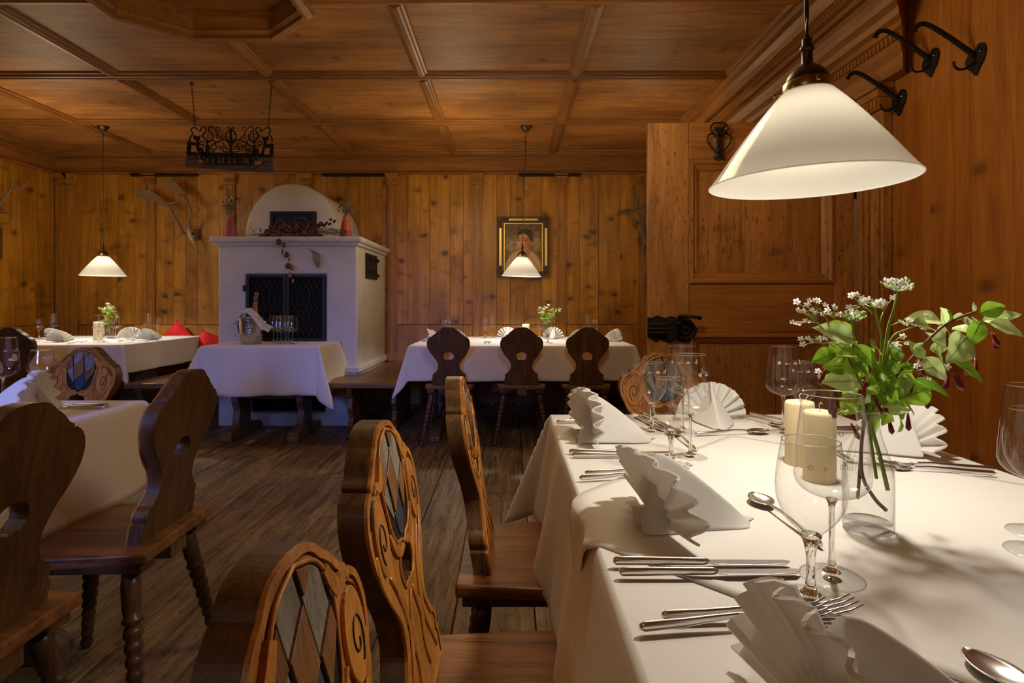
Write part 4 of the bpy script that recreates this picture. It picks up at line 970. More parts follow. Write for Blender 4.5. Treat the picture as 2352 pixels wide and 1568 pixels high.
for k, (px, Y, lb) in enumerate([(628, 4.79, 'leftmost, in the rear row'), (656, 4.79, 'right one of the rear row'), (637, 4.70, 'left one of the middle row'), (663.5, 4.70, 'right one of the middle row'), (645.5, 4.61, 'left one of the front row'), (672, 4.61, 'rightmost, in the front row')]):
    glass('T', (px-1170)*Y/1300, Y, 'wine glass of the cluster beside the ice bucket, '+lb, 'six wine glasses beside the ice bucket', 0.4*k, small=True)
# ================================================================== NAPKINS
SH = -1.0
def fan_mesh(var, seed):
    """pleated fan standing in the local yz plane, facing -x, folded tail running to +x"""
    r = random.Random(seed); mb = MB(); R = 0.118; npl = 10; P = []
    nth = npl*8
    for i in range(nth+1):
        t = i/nth; th = radians(4)+t*radians(172); ph = t*npl
        zig = 0.5*sin(2*pi*ph)
        row = []
        for k in range(9):
            q = k/8; rad = 0.012+(R-0.012)*q*(1-0.05*abs(zig)+0.03*sin(7*t+seed))
            xx = -0.008+zig*(0.022+0.008*sin(2*th+seed))*q**1.2-0.30*rad*cos(th)*-1.0*SH-0.028*q*q*sin(th)**2+0.016*sin(th*2.3+seed)*q
            row.append((xx, rad*cos(th)*1.02, 0.006+rad*sin(th)*1.02))
        P.append(row)
    a = MB().grid(P, False)
    # tail: soft folded triangle from the crest of the fan down to the cloth
    Q = []; n = 16; m = 18
    for i in range(n+1):
        t = i/n; row = []
        ridge = Vector((-0.004+0.150*t**0.9, 0.008*sin(seed), 0.108*(1-t)**1.25+0.020*(t > 0)*sin(pi*min(1, t*1.1))**0.5*(0.7)+0.004))
        hw = 0.050*(1-t)**0.7+0.020+0.006*sin(seed+t*5)
        for j in range(m+1):
            v = -1+2*j/m; s = abs(v)
            prof = (1-s**1.55)
            row.append((ridge.x+0.016*s*s*(1 if v > 0 else -0.4)-0.03*s*(1-t), ridge.y+v*hw*(0.35+0.65*s), max(0.0015, ridge.z*prof)))
        Q.append(row)
    c = MB().grid(Q, True)
    return a, c
NP = {}
def napkin(x, y, deg, label, group, z=0.7525, var=0, s=1.0):
    if var not in NP:
        t = thing('fan_napkin', label, 'napkin', (x, y, z), radians(deg), group)
        a, c = fan_mesh(0, var*1.7)
        a.build('pleated_fan', 'napkin', t, solid=0.0042, bevel=0.0012, bseg=2, fixn=False); c.build('folded_tail', 'napkin', t, solid=0.004, subsurf=1)
        for k in range(3): # hem layers at the foot of the fan
            pts = [(-0.030-0.006*k, -0.045+0.09*i/10, 0.003+0.0022*k+0.004*abs(sin(i*1.3+k+var))) for i in range(11)]
            P = [[(p[0], p[1], p[2]) for p in pts], [(0.005, p[1]*0.7, 0.006+0.002*k) for p in pts]]
            MB().grid(P, True).build('folded_hem', 'napkin', t, solid=0.0025)
        NP[var] = t; o = t
    else: o = dup(NP[var], (x, y, z), radians(deg), label, group)
    o.scale = (s, s, s); return o
nn = 'fan-folded napkins on the nearest table'
napkin(0.258, 0.430, 2, 'fan napkin nearest the camera, cut off by the bottom edge', nn, var=0, z=0.7525, s=0.98)
napkin(0.236, 0.890, -6, 'fan napkin at the second setting, behind the pair of knives', nn, var=1, z=0.7535, s=0.95)
napkin(0.212, 1.44, -8, 'fan napkin at the far left corner of the nearest table', nn, var=2)
napkin(0.590, 1.655, -100, 'fan napkin at the far end of the nearest table behind the glasses', nn, var=0, s=0.86)
napkin(0.915, 1.330, 172, 'fan napkin to the right of the bouquet with its tail towards it', nn, var=1, s=0.92)
napkin(-1.400, 1.64, 178, 'fan napkin on the left foreground table behind the chair backs', 'fan napkins away from the nearest table', var=2, s=1.15)
nm2 = 'fan napkins away from the nearest table'
for x, y, dg, v, lb in [(-0.70, 5.08, -20, 1, 'fan napkin at the left end of the middle table'), (0.93, 5.06, 200, 0, 'fan napkin at the right end of the middle table'), (-0.02, 5.36, -95, 2, 'fan napkin between candle and tall glass on the middle table'), (0.42, 5.40, -90, 1, 'fan napkin lying behind the bouquet of the middle table'),
    (-0.46, 4.72, 90, 0, 'fan napkin hidden behind the leftmost dark chair'), (0.093, 4.72, 90, 1, 'fan napkin hidden behind the middle dark chair'), (0.59, 4.72, 90, 2, 'fan napkin hidden behind the rightmost dark chair'),
    (-3.855, 4.86, 90, 0, 'front fan napkin spread open on the far left table'), (-4.20, 5.22, 60, 1, 'fan napkin behind the spread one on the far left table'), (-3.60, 5.38, 110, 2, 'left one of the two fan napkins by the red cushion'), (-3.26, 5.12, 85, 0, 'right one of the two fan napkins by the red cushion')]:
    napkin(x, y, dg, lb, nm2, var=v, z=0.7515, s=0.85 if y > 4.8 and v != 5 else 0.95)
# ================================================================== CUTLERY
def mk_knife(label):
    t = thing('table_knife', label, 'knife')
    MB().tube([(0, 0, 0.006), (0.004, 0, 0.006), (0.04, 0, 0.0062), (0.118, 0, 0.0062), (0.125, 0, 0.006)], [0.0035, 0.0058, 0.0058, 0.0050, 0.0028], 10, flat=0.75).build('handle', 'steel', t)
    MB().prism([[(0.122, -0.004), (0.135, -0.0085), (0.185, -0.0095), (0.222, -0.006), (0.232, 0.003), (0.225, 0.0062), (0.135, 0.0055), (0.122, 0.004)]], 0.0045, 0.0062, lambda u, v, d: (u, v, d)).build('blade', 'steel', t, bevel=0.0006)
    return t
def mk_fork(label):
    t = thing('table_fork', label, 'fork')
    MB().tube([(0, 0, 0.0062), (0.006, 0, 0.0062), (0.05, 0, 0.007), (0.11, 0, 0.0105), (0.135, 0, 0.009), (0.150, 0, 0.006)], [0.003, 0.0055, 0.0052, 0.0030, 0.0030, 0.004], 10, flat=0.6 if False else 0.7).build('handle', 'steel', t)
    P = []
    for i in range(9):
        q = i/8; x = 0.146+0.030*q; hw = 0.004+0.0095*sin(pi/2*q)
        P.append([(x, -hw+2*hw*j/6, 0.0058-0.003*sin(pi*q)*1.0+0.002*(abs(j-3)/3)**2) for j in range(7)])
    MB().grid(P).build('fork_head', 'steel', t, solid=0.0016)
    for k in range(4):
        y = -0.0112+0.0075*k
        MB().tube([(0.174, y, 0.0060), (0.190, y*1.0, 0.0062), (0.208, y*1.0, 0.0100), (0.222, y, 0.0155)], [0.0018, 0.0017, 0.0015, 0.0008], 6).build('tine', 'steel', t)
    return t
def mk_spoon(label):
    t = thing('dessert_spoon', label, 'spoon')
    MB().tube([(0, 0, 0.006), (0.006, 0, 0.006), (0.05, 0, 0.007), (0.11, 0, 0.0115), (0.14, 0, 0.0095), (0.152, 0, 0.0075)], [0.003, 0.0052, 0.0048, 0.0028, 0.0028, 0.0035], 10, flat=0.7).build('handle', 'steel', t)
    P = []
    for i in range(15):
        q = i/14; x = 0.148+0.060*q; hw = 0.0200*sin(pi*min(0.999, max(0.03, q)))**0.62*(1-0.15*q)+0.0012; row = []
        for j in range(11):
            v = -1+2*j/10; row.append((x, v*hw, 0.0088-0.0075*(1-v*v)*sin(pi*min(1, max(0.02, q)))**0.8+0.001*q))
        P.append(row)
    MB().grid(P).build('spoon_bowl', 'steel', t, solid=0.0014)
    return t
CU = {}
def cut(kind, x, y, ang, label, group, z=0.7525):
    if kind not in CU: CU[kind] = {'k': mk_knife, 'f': mk_fork, 's': mk_spoon}[kind](label); o = CU[kind]; o['group'] = group
    else: o = dup(CU[kind], None, None, label, group)
    o.location = (x, y, z); o.rotation_euler = (0, 0, radians(ang)); return o
ck, cf, cs = 'knives on the nearest table', 'forks on the nearest table', 'spoons on the nearest table'
cut('k', 0.136, 0.742, -1.0, 'upper knife of the pair in the foreground', ck, 0.7545); cut('k', 0.138, 0.712, 0.5, 'lower knife of the pair in the foreground', ck, 0.7545)
cut('k', 0.136, 1.290, -1.5, 'upper knife of the pair behind the second napkin', ck); cut('k', 0.140, 1.262, -0.8, 'lower knife of the pair behind the second napkin', ck)
cut('k', 0.372, 1.735, -80, 'left knife of the pair at the far end of the nearest table', ck); cut('k', 0.405, 1.735, -80, 'right knife of the pair at the far end of the nearest table', ck)
cut('k', 0.985, 1.50, 181, 'knife right of the candles pointing left', ck); cut('k', 0.985, 1.53, 182, 'second knife right of the candles, behind the bouquet', ck)
cut('f', 0.136, 0.592, 8, 'front fork of the pair nearest the camera', cf, 0.7535); cut('f', 0.165, 0.614, 4, 'back fork of the pair nearest the camera', cf, 0.7535)
cut('f', 0.136, 1.094, 10, 'front fork of the pair at the second setting', cf, 0.7535); cut('f', 0.150, 1.124, 8, 'back fork of the pair at the second setting', cf, 0.7535)
cut('f', 0.135, 1.608, 10, 'left fork by the far left corner of the nearest table', cf); cut('f', 0.175, 1.640, 12, 'right fork by the far left corner of the nearest table', cf)
cut('f', 0.690, 1.735, -72, 'left fork of the pair in front of the door', cf); cut('f', 0.735, 1.73, -70, 'right fork of the pair in front of the door', cf)
cut('f', 0.990, 1.155, 167, 'upper fork of the pair by the right-hand table edge', cf); cut('f', 0.965, 1.125, 166, 'lower fork of the pair by the right-hand table edge', cf)
cut('s', 0.436, 0.790, 92, 'bright dessert spoon lying left of the big glasses', cs, 0.7545)
cut('s', 0.430, 1.300, 90, 'dessert spoon behind the stem of the second water glass', cs)
cut('s', 0.480, 1.462, 9, 'dessert spoon lying crosswise in the middle of the far end', cs)
cut('s', 0.735, 1.21, 88, 'dessert spoon between the candle and the bouquet vase', cs)
cut('s', 0.490, 0.350, 103, 'dark reflecting spoon at the bottom right corner', cs)
co = 'cutlery on the tables farther back'
cut('k', -1.31, 1.835, 178, 'upper knife of the pair on the left foreground table', co); cut('k', -1.315, 1.862, 178, 'lower knife of the pair on the left foreground table', co)
for x, y, a, kd, lb in [(-0.76, 4.95, 0, 'k', 'upper knife at the left end of the middle table'), (-0.76, 4.92, 0, 'k', 'lower knife at the left end of the middle table'), (-0.20, 4.62, 90, 'f', 'fork standing out on the middle table between the first two chairs'), (-0.17, 4.62, 90, 'f', 'second fork on the middle table between the first two chairs'), (0.97, 4.90, 180, 'k', 'upper knife at the right end of the middle table'), (0.97, 4.87, 180, 'k', 'lower knife at the right end of the middle table'),
    (-4.02, 4.62, 90, 'k', 'knife left of the spread fan napkin on the far left table'), (-3.62, 4.64, 90, 'f', 'fork right of the spread fan napkin on the far left table'), (-3.39, 4.90, 80, 's', 'spoon lying beside the water glass on the far left table'), (-3.14, 4.93, 180, 'f', 'fork by the right edge of the far left table')]:
    cut(kd, x, y, a, lb, co, 0.7515)
# ================================================================== PENDANT LAMPS
def make_lamp(label, zr, x, y):
    t = thing('pendant_lamp', label, 'lamp', (x, y, zr), 0, 'white cone pendant lamps')
    MB().lathe(smprof([(0.0365, 0.178), (0.040, 0.1775), (0.052, 0.166), (0.085, 0.128), (0.130, 0.070), (0.165, 0.021), (0.1795, 0.002), (0.181, 0.0)]), 64, capb=False, capt=False).build('lamp_shade', 'opal', t)
    MB().tube([(0.1806*cos(2*pi*i/64), 0.1806*sin(2*pi*i/64), -0.0004) for i in range(64)], 0.0014, 6, closed=True).build('shade_rim', 'opal_rim', t)
    MB().lathe([(0.042, 0.168), (0.0435, 0.176), (0.0435, 0.190), (0.0405, 0.193), (0.001, 0.194)], 28, capb=False).build('collar', 'brass', t)
    mb = MB()
    MB().lathe(smprof([(0.039, 0.192), (0.036, 0.203), (0.026, 0.216), (0.013, 0.224), (0.010, 0.232), (0.010, 0.250), (0.0125, 0.253)], 2)+[(0.0125, 0.258), (0.009, 0.262), (0.009, 0.274), (0.005, 0.278)], 24).build('cap', 'brass_dark', t)
    for k in range(3):
        a = 2*pi*k/3+0.35
        mb = MB().tube([(0.042*cos(a), 0.042*sin(a), 0.180), (0.060*cos(a), 0.060*sin(a), 0.180)], 0.0022, 6).tube([(0.058*cos(a), 0.058*sin(a), 0.180), (0.062*cos(a), 0.062*sin(a), 0.180)], 0.0048, 8); mb.build('thumbscrew', 'brass', t)
    zt = ZC-zr
    n = 60; c1 = [(0.0022*cos(i*0.9), 0.0022*sin(i*0.9), 0.276+(zt-0.02-0.276)*i/n) for i in range(n+1)]; c2 = [(-p[0], -p[1], p[2]) for p in c1]
    MB().tube(c1, 0.0024, 5).tube(c2, 0.0024, 5).build('cord', 'brass_dark', t)
    MB().lathe([(0.010, zt-0.055), (0.022, zt-0.050), (0.042, zt-0.025), (0.050, zt-0.008), (0.050, zt-0.0005)], 24).build('ceiling_canopy', 'brass_dark', t)
    MB().sphere((0, 0, 0.128), 0.024, 16, 10).build('bulb', 'bulb', t)
    return t
m, nt, b = nmat('bulb'); b.inputs['Emission Color'].default_value = (1, 0.86, 0.62, 1); b.inputs['Emission Strength'].default_value = 2.0
LP = make_lamp('big white cone pendant lamp hanging over the nearest table', 1.327, 0.574, 1.085)
LP.rotation_euler = (radians(0.5), radians(-1.0), 0)
b2 = dup(LP, (0.110, 5.14, 1.330), 0, 'small looking white cone pendant in front of the portrait'); b2.rotation_euler = (0, radians(1.8), 0)
b3 = dup(LP, (-3.69, 5.14, 1.335), 0.5, 'white cone pendant at the left, in front of the back wall'); b3.rotation_euler = (0, 0, 0.5)
dup(LP, (-1.75, 0.9, 1.335), 0.9, 'added white cone pendant over the left foreground table, outside the picture')  # lamp body for the added light over the left table
# ================================================================== CANDLES, CARAFES
def candle(label, x, y, r, h, z=0.7530):
    t = thing('pillar_candle', label, 'candle', (x, y, z), 0, 'cream pillar candles')
    MB().lathe([(r*0.97, 0.0), (r, 0.003), (r, h-0.008), (r*0.93, h-0.002), (r*0.6, h), (r*0.2, h-0.006), (0.001, h-0.007)], 36).build('wax_body', 'wax', t)
    MB().tube([(0, 0, h-0.008), (0.001, 0, h+0.004), (-0.001, 0, h+0.010), (0.003, 0, h+0.015), (0.006, 0, h+0.012)], 0.0010, 5).build('wick', 'wick', t)
candle('front one of the two cream pillar candles on the nearest table', 0.600, 1.095, 0.0290, 0.136, 0.7535)
candle('rear one of the two cream pillar candles on the nearest table', 0.618, 1.205, 0.0290, 0.136, 0.7535)
candle('cream pillar candle behind the middle dark chair of the middle table', 0.155, 5.33, 0.036, 0.136, 0.7516)
candle('cream pillar candle behind two glasses on the far left table', -3.715, 5.12, 0.042, 0.165, 0.7516)
def carafe(label, x, y, z):
    t = thing('glass_carafe', label, 'vase', (x, y, z), 0, 'glass carafes holding the bouquets')
    pr = [(0.0325, 0.004), (0.0345, 0.010), (0.0345, 0.080), (0.0325, 0.098), (0.0255, 0.120), (0.0185, 0.142), (0.0155, 0.158), (0.0158, 0.170), (0.0185, 0.180)]
    MB().lathe(smprof(pr), 36, capb=False, capt=False).build('glass_wall', 'thin_glass', t)
    MB().lathe([(0.030, 0.0), (0.034, 0.003), (0.0345, 0.010), (0.031, 0.014), (0.015, 0.010), (0.001, 0.009)], 36).build('thick_base', 'thin_glass', t)
    MB().tube([(0.0185*cos(2*pi*i/28), 0.0185*sin(2*pi*i/28), 0.180) for i in range(28)], 0.0011, 5, closed=True).build('lip', 'solid_glass', t)
    MB().lathe([(0.001, 0.015), (0.0335, 0.0155), (0.0335, 0.080), (0.0315, 0.096), (0.001, 0.096)], 32, capb=False, capt=False).build('water', 'water', t)
    return t
CA = carafe('clear glass carafe holding the big bouquet on the nearest table', 0.545, 0.860, 0.7535)
dup(CA, (0.335, 5.22, 0.7516), 0, 'clear glass carafe holding the bouquet on the middle table')
dup(CA, (-3.755, 5.33, 0.7516), 0, 'clear glass carafe holding the bouquet on the far left table')
# ================================================================== BOUQUET
def leaf_mesh(wr, bend, name):
    n = 8; P = []
    for i in range(n+1):
        q = i/n; w = wr*sin(pi*min(0.999, q**0.72*0.97+0.02))**1.05+0.002
        if i == n: w = 0.002
        row = []
        for j in range(-2, 3):
            v = j/2; row.append((q, v*w+0.0, bend*q*q*(-1)+abs(v)*w*0.35+0.02*sin(q*14+j)))
        P.append(row)
    mb = MB().grid(P).tube([(q_/8, 0, -bend*(q_/8)**2+0.004+0.02*sin(q_/8*14)) for q_ in range(8)], [0.012-0.0012*q_ for q_ in range(8)], 4); me_o = mb.build(name, 'leaf', None); me = me_o.data; bpy.data.objects.remove(me_o)
    return me
LM = [leaf_mesh(0.25, 0.18, 'leaf'), leaf_mesh(0.21, 0.30, 'leaf'), leaf_mesh(0.27, 0.05, 'leaf')]
LMP = []
for me in LM:
    c = me.copy(); c.materials.clear(); c.materials.append(MAT['leaf_pale']); LMP.append(c)
br = random.Random(11)
YB0 = 0.86; BO = Vector((0.545, 0.860, 0.7535))
def ZB(zx, zy, dy=0.0): return W(1760+zx/3.137, 600+zy/3.137, YB0+dy)-BO
bq = thing('bouquet', 'big bouquet of green leaves, white umbels and dark red buds in the carafe', 'flowers', BO, 0, 'bouquets on the tables')
def add_leaf(p, q, wscale=1.0, pale=False, face=None, ln=None):
    d = (q-p)*1.12; L_ = d.length; X = d.normalized()
    n = face or Vector((br.uniform(-0.5, 0.5), -1, br.uniform(0.1, 1.2)))
    Z = (n-X*n.dot(X)).normalized(); Y = Z.cross(X)
    M = Matrix((X*L_, Y*L_*wscale, Z*L_)).transposed().to_4x4(); M.translation = p
    o = bpy.data.objects.new('leaf', br.choice(LMP if pale else LM)); COL.objects.link(o); o.parent = bq; o.matrix_local = M
    return o
LV = [(640,570,370,480),(650,575,430,460),(620,590,505,820,1.5),(500,660,345,720,1.4),(640,600,800,760),(740,590,860,640,1.2),(760,620,760,720),(620,860,430,870),(640,880,560,960),(790,740,912,945,1.2),(700,780,690,830),(950,990,1175,912,1.2),(1070,850,1308,920,1.2),(1000,830,1000,940,1.3),(1130,700,1050,580,1.3),(980,700,900,640,1.3),(1180,640,1320,600,1.2),(1210,640,1310,755,1.6),(1330,700,1575,840,1.1),(1440,540,1325,710,1.3),(1140,690,1280,840,1.2),(1340,480,1500,500,1.2),(1260,430,1050,388,1.1),(1290,460,1265,345,1.4),(1330,440,1330,340),(1420,380,1340,420),(1480,400,1530,450),(1540,375,1710,322,1.2),(1560,425,1812,382,1.1),(1610,440,1850,512,1.1),(1545,430,1485,595,1.4),(1500,360,1500,300),(700,1020,485,1080),(740,1080,855,1238),(760,1000,720,1110,1.3),(880,1080,1005,1060,1.3),(960,1120,1000,1218,1.2),(980,1020,1095,1080),(900,940,960,1080),(560,1020,655,1085),(870,1090,840,1172),(830,860,760,970,1.4),(1340,540,1255,550,1.4),(1440,400,1480,480,1.3),(1180,480,1100,425),(1380,600,1400,700,1.4),(1250,600,1200,520),(900,850,1050,740,1.2),(860,930,1000,880),(700,900,600,1000,1.4),(660,720,740,800,1.3),(850,780,950,700,1.3),(780,930,870,1010,1.4),(820,1060,930,1140,1.5),(930,1000,1000,1120,1.6),(640,680,560,640),(1060,640,1130,590,1.2)]
for k, l in enumerate(LV):
    dy = br.uniform(-0.035, 0.035)
    add_leaf(ZB(l[0], l[1], dy), ZB(l[2], l[3], dy+br.uniform(-0.03, 0.02)), l[4] if len(l) > 4 else 1.0, pale=(l[0] > 980 and l[1] < 860 and k % 3 != 0) or k % 7 == 0)
for k in range(34):
    a = br.uniform(0, 2*pi); q_ = sqrt(br.uniform(0, 1)); u, v, dy = 760+270*q_*cos(a), 860+190*q_*sin(a), br.uniform(-0.05, 0.05)
    t_ = br.uniform(-0.6, 2.9) if u > 760 else br.uniform(0.6, 3.9); l_ = br.uniform(90, 150)
    add_leaf(ZB(u, v, dy), ZB(u+l_*cos(t_), v+l_*sin(t_)*0.8+10, dy+br.uniform(-0.03, 0.02)), 1.1, pale=k % 6 == 0)
def stem(pts, r, mat='stem_green', name='stem', n=7):
    P = catmull([Vector(p) for p in pts], 5)
    return MB().tube(P, [r*(1-0.45*i/len(P)) for i in range(len(P))], n).build(name, mat, bq)
nk = Vector((0, 0, 0.165)); ft = Vector((0.006, 0.0, 0.06))
stem([(0.030, 0.004, 0.028), (0.008, 0.0, 0.050), (-0.010, 0.0, 0.09), (-0.004, 0, 0.165), ZB(880, 900), ZB(1010, 740, -0.01), ZB(1270, 470, -0.02), ZB(1500, 365, -0.03)], 0.0030, 'twig', 'woody_stem')
stem([(-0.012, 0.006, 0.045), (-0.010, 0.004, 0.09), (-0.006, 0.002, 0.16), ZB(720, 980), ZB(640, 800), ZB(560, 620)], 0.0026, 'twig', 'woody_stem')
stem([(0.026, -0.006, 0.062), (0.016, -0.004, 0.11), (0.003, -0.002, 0.165), ZB(800, 1000), ZB(845, 720), ZB(880, 480), ZB(925, 330), ZB(948, 215)], 0.0032)
stem([(0.018, 0.008, 0.075), (0.004, 0.004, 0.16), ZB(770, 1020), ZB(640, 790), ZB(628, 560), ZB(622, 430)], 0.0026)
stem([nk, ZB(800, 900), ZB(830, 560), ZB(795, 400), ZB(780, 320)], 0.0020)
stem([nk, ZB(760, 900), ZB(620, 700), ZB(480, 560), ZB(440, 420), ZB(380, 340)], 0.0016)
stem([nk, ZB(840, 820), ZB(900, 560), ZB(1010, 490), ZB(1130, 450)], 0.0016)
# small blossoms, shared mesh
def blossom_mesh(mat):
    mb = MB()
    for k in range(5):
        a = 2*pi*k/5
        P = [[(cos(a)*q*0.0050-sin(a)*v*w_, sin(a)*q*0.0050+cos(a)*v*w_, 0.0012*q*q) for v in (-1, 0, 1)] for q, w_ in ((0.1, 0.0004), (0.55, 0.0017), (1.0, 0.0012))]
        mb.grid(P)
    mb.sphere((0, 0, 0.0006), 0.0012, 6, 4)
    o = mb.build('blossom', mat); me = o.data; bpy.data.objects.remove(o); return me
BM = [blossom_mesh('petal'), blossom_mesh('petal_pink')]
def put(me, name, p, n, s, parent):
    o = bpy.data.objects.new(name, me); COL.objects.link(o); o.parent = parent
    M = Vector(n).to_track_quat('Z', 'Y').to_matrix().to_4x4() @ Matrix.Scale(s, 4); M.translation = p; o.matrix_local = M; return o
def umbel(cx, cy, rx, ry, hub, n, nb):
    h = ZB(*hub); mb = MB(); gb_ = MB()
    for k in range(n+nb):
        a = br.uniform(0, 2*pi); q = sqrt(br.uniform(0.02, 1)); u, v = cx+rx*q*cos(a), cy+ry*q*sin(a)*0.75; dy = br.uniform(-0.02, 0.02)
        p = ZB(u, v, dy); mb.tube([h, (h+p)/2+Vector((0, 0, -0.002)), p], 0.0007, 4)
        if k < n: put(BM[0], 'blossom', p, (br.uniform(-0.7, 0.7), -0.8, br.uniform(0.2, 1)), br.uniform(1.0, 1.4), bq)
        else: gb_.sphere(p, 0.0019, 7, 5)
    mb.build('flower_stalks', 'bud_green', bq)['kind'] = 'stuff'; gb_.build('green_buds', 'bud_green', bq)['kind'] = 'stuff'
umbel(950, 160, 125, 50, (948, 215), 17, 16)
umbel(635, 385, 95, 42, (622, 430), 6, 26)
umbel(760, 295, 70, 25, (780, 330), 6, 4)
umbel(545, 1095, 40, 25, (600, 1060), 0, 9)
umbel(930, 620, 50, 35, (900, 700), 5, 5)
sp = MB()
for (hub, _n, tips) in [((480, 580), None, [(220, 290), (230, 355), (265, 360), (295, 315), (330, 350), (355, 370), (190, 440), (225, 450), (290, 430), (310, 280), (355, 280), (375, 285)]), ((520, 480), None, [(425, 315), (440, 350), (455, 370), (490, 330), (530, 380), (410, 380)]), ((500, 620), None, [(250, 560), (265, 600), (300, 555), (320, 575), (380, 560), (420, 555), (515, 595)]), ((560, 900), None, [(375, 790), (385, 835), (415, 850)]), ((770, 380), None, [(610, 245), (650, 238), (700, 300), (690, 265), (600, 330), (520, 385)]), ((905, 460), None, [(970, 435), (1000, 455), (1020, 430), (1070, 440), (1095, 450), (1140, 475), (1160, 390)]), ((860, 590), None, [(985, 540), (1015, 590), (890, 600), (935, 600)]), ((880, 830), None, [(1080, 750), (1100, 730), (1190, 780), (1165, 845), (1305, 760)]), ((810, 480), None, [(850, 295), (830, 320), (915, 260)])]:
    dy0 = br.uniform(-0.03, 0.03)
    h = ZB(hub[0], hub[1], dy0)
    cu = sum((ZB(*tp, dy0) for tp in tips), Vector())/len(tips); mid = h.lerp(cu, 0.6)
    sp.tube([h, h.lerp(mid, 0.5)+Vector((0, 0, 0.003)), mid], 0.0010, 5)
    for tp in tips:
        p = ZB(tp[0], tp[1], dy0+br.uniform(-0.012, 0.012)); sp.tube([mid, mid.lerp(p, 0.5)+Vector((0, 0, 0.002)), p], 0.0006, 4)
        put(BM[1], 'blossom', p, (br.uniform(-0.9, 0.3), -0.7, br.uniform(-0.2, 1)), br.uniform(0.85, 1.15), bq)
sp.build('flower_stalks', 'stem_green', bq)['kind'] = 'stuff'
o = MB().tube([(0, 0, 0), (0, 0, 0.006), (0, 0, 0.014), (0, 0, 0.020), (0, 0, 0.0235)], [0.0011, 0.0018, 0.0030, 0.0036, 0.0012], 8).build('bud', 'wine_bud'); bud_me = o.data; bpy.data.objects.remove(o)
for (u, v) in [(700, 850), (730, 800), (715, 870), (762, 870), (780, 985), (853, 985), (430, 770), (515, 800), (500, 950), (470, 985), (505, 1010), (610, 1165), (1060, 880), (1160, 690), (1440, 690), (1490, 670), (1505, 690), (1315, 800), (1340, 800), (1370, 805), (1300, 500), (1620, 510), (1640, 515), (1020, 1090), (1160, 950), (1355, 530), (1150, 740), (880, 1120)]:
    n = (br.uniform(-0.5, 0.4), br.uniform(-0.4, 0.2), -1); put(bud_me, 'bud', ZB(u, v, br.uniform(-0.04, 0.02)), n, br.uniform(0.95, 1.2), bq)
q = dup(bq, (0.335, 5.22, 0.7516), radians(10), 'small looking bouquet on the middle table, under the portrait'); q.scale = (0.62, 0.62, 0.85)
q = dup(bq, (-3.765, 5.33, 0.7516), radians(150), 'bouquet on the far left table under the left pendant'); q.scale = (0.75, 0.75, 0.88)
# ================================================================== ICE BUCKET, BOTTLE, NAPKIN CLOTH
BX, BY = -2.125, 4.66
ib = thing('ice_bucket', 'hammered metal ice bucket with knob handles beside the six glasses', 'bucket', (BX, BY, 0.7516))
MB().lathe([(0.001, 0.002), (0.074, 0.0), (0.078, 0.006), (0.090, 0.120), (0.096, 0.200), (0.101, 0.216), (0.104, 0.220), (0.101, 0.222), (0.096, 0.216), (0.088, 0.120), (0.074, 0.012), (0.001, 0.010)], 40).build('pail', 'hammered', ib)
for s in (-1, 1):
    MB().tube([(s*0.094, -0.02, 0.175), (s*0.112, -0.024, 0.176)], 0.009, 10).sphere((s*0.122, -0.026, 0.176), 0.016, 12, 8).build('knob', 'steel', ib)
bt = thing('wine_bottle', 'rose wine bottle with gold capsule leaning in the ice bucket', 'bottle', (BX-0.015, BY+0.005, 0.790)); bt.rotation_euler = (0, radians(9), 0)
MB().lathe(smprof([(0.036, 0.0), (0.041, 0.01), (0.041, 0.17), (0.037, 0.215), (0.024, 0.262), (0.0160, 0.295), (0.0145, 0.32)], 3), 28).build('glass_body', 'rose_wine', bt)
MB().lathe([(0.0152, 0.315), (0.0156, 0.372), (0.0170, 0.374), (0.0170, 0.384), (0.0150, 0.388), (0.001, 0.388)], 20).build('capsule', 'foil', bt)
CP = [(-0.098, 0.00, 0.10), (-0.108, 0.00, 0.16), (-0.100, -0.005, 0.215), (-0.075, -0.02, 0.262), (-0.030, -0.035, 0.298), (0.010, -0.045, 0.300), (0.050, -0.045, 0.270), (0.090, -0.045, 0.222), (0.130, -0.040, 0.175), (0.178, -0.030, 0.140)]
P = []; cc = catmull([Vector(p) for p in CP], 4)
for i, p in enumerate(cc):
    t = i/(len(cc)-1); wv = 0.030+0.030*t
    P.append([(p.x+0.008*sin(j*1.3), p.y+(-1+2*j/8)*wv+0.0, p.z-0.030*((-1+2*j/8)**2)*(1 if 0.1 < t < 0.9 else 0.3)+0.006*sin(j*2.4+t*5)-(0.02+0.03*t)*(1-j/8)*0.6) for j in range(9)])
tag(MB().grid(P).build('serving_cloth', 'napkin', None, solid=0.003, subsurf=1), 'white serving cloth draped over the bottle in the ice bucket', 'napkin').location = (BX, BY, 0.7516)
# ================================================================== CUSHIONS
def cushion(label, x, y, z, s, rx, ry, rz):
    P = []; n = 14
    for sd in (1, -1):
        P = []
        for i in range(n+1):
            row = []
            for j in range(n+1):
                u, v = -1+2*i/n, -1+2*j/n; th = (1-u**4)*(1-v**4)
                row.append((u*s/2*(1-0.05*(1-v*v)), sd*0.055*th**0.6+0.004*sin(5*u+3*v), v*s/2*(1-0.05*(1-u*u))))
            P.append(row)
        if sd == 1: mb = MB().grid(P)
        else: mb.grid(P)
    o = mb.build('cushion', 'red_cloth'); o.location = (x, y, z); o.rotation_euler = Euler((rx, ry, rz)); o.scale = (1, 1, 1)
    return tag(o, label, 'cushion', 'red cushions on the wall bench')
cushion('red cushion, one corner up, behind the right edge of the far left table', -3.50, 5.96, 0.665, 0.34, radians(-4), radians(45), 0)
cushion('red cushion slumped in the corner left of the white stove', -2.98, 5.70, 0.600, 0.34, radians(-14), radians(20), radians(25))
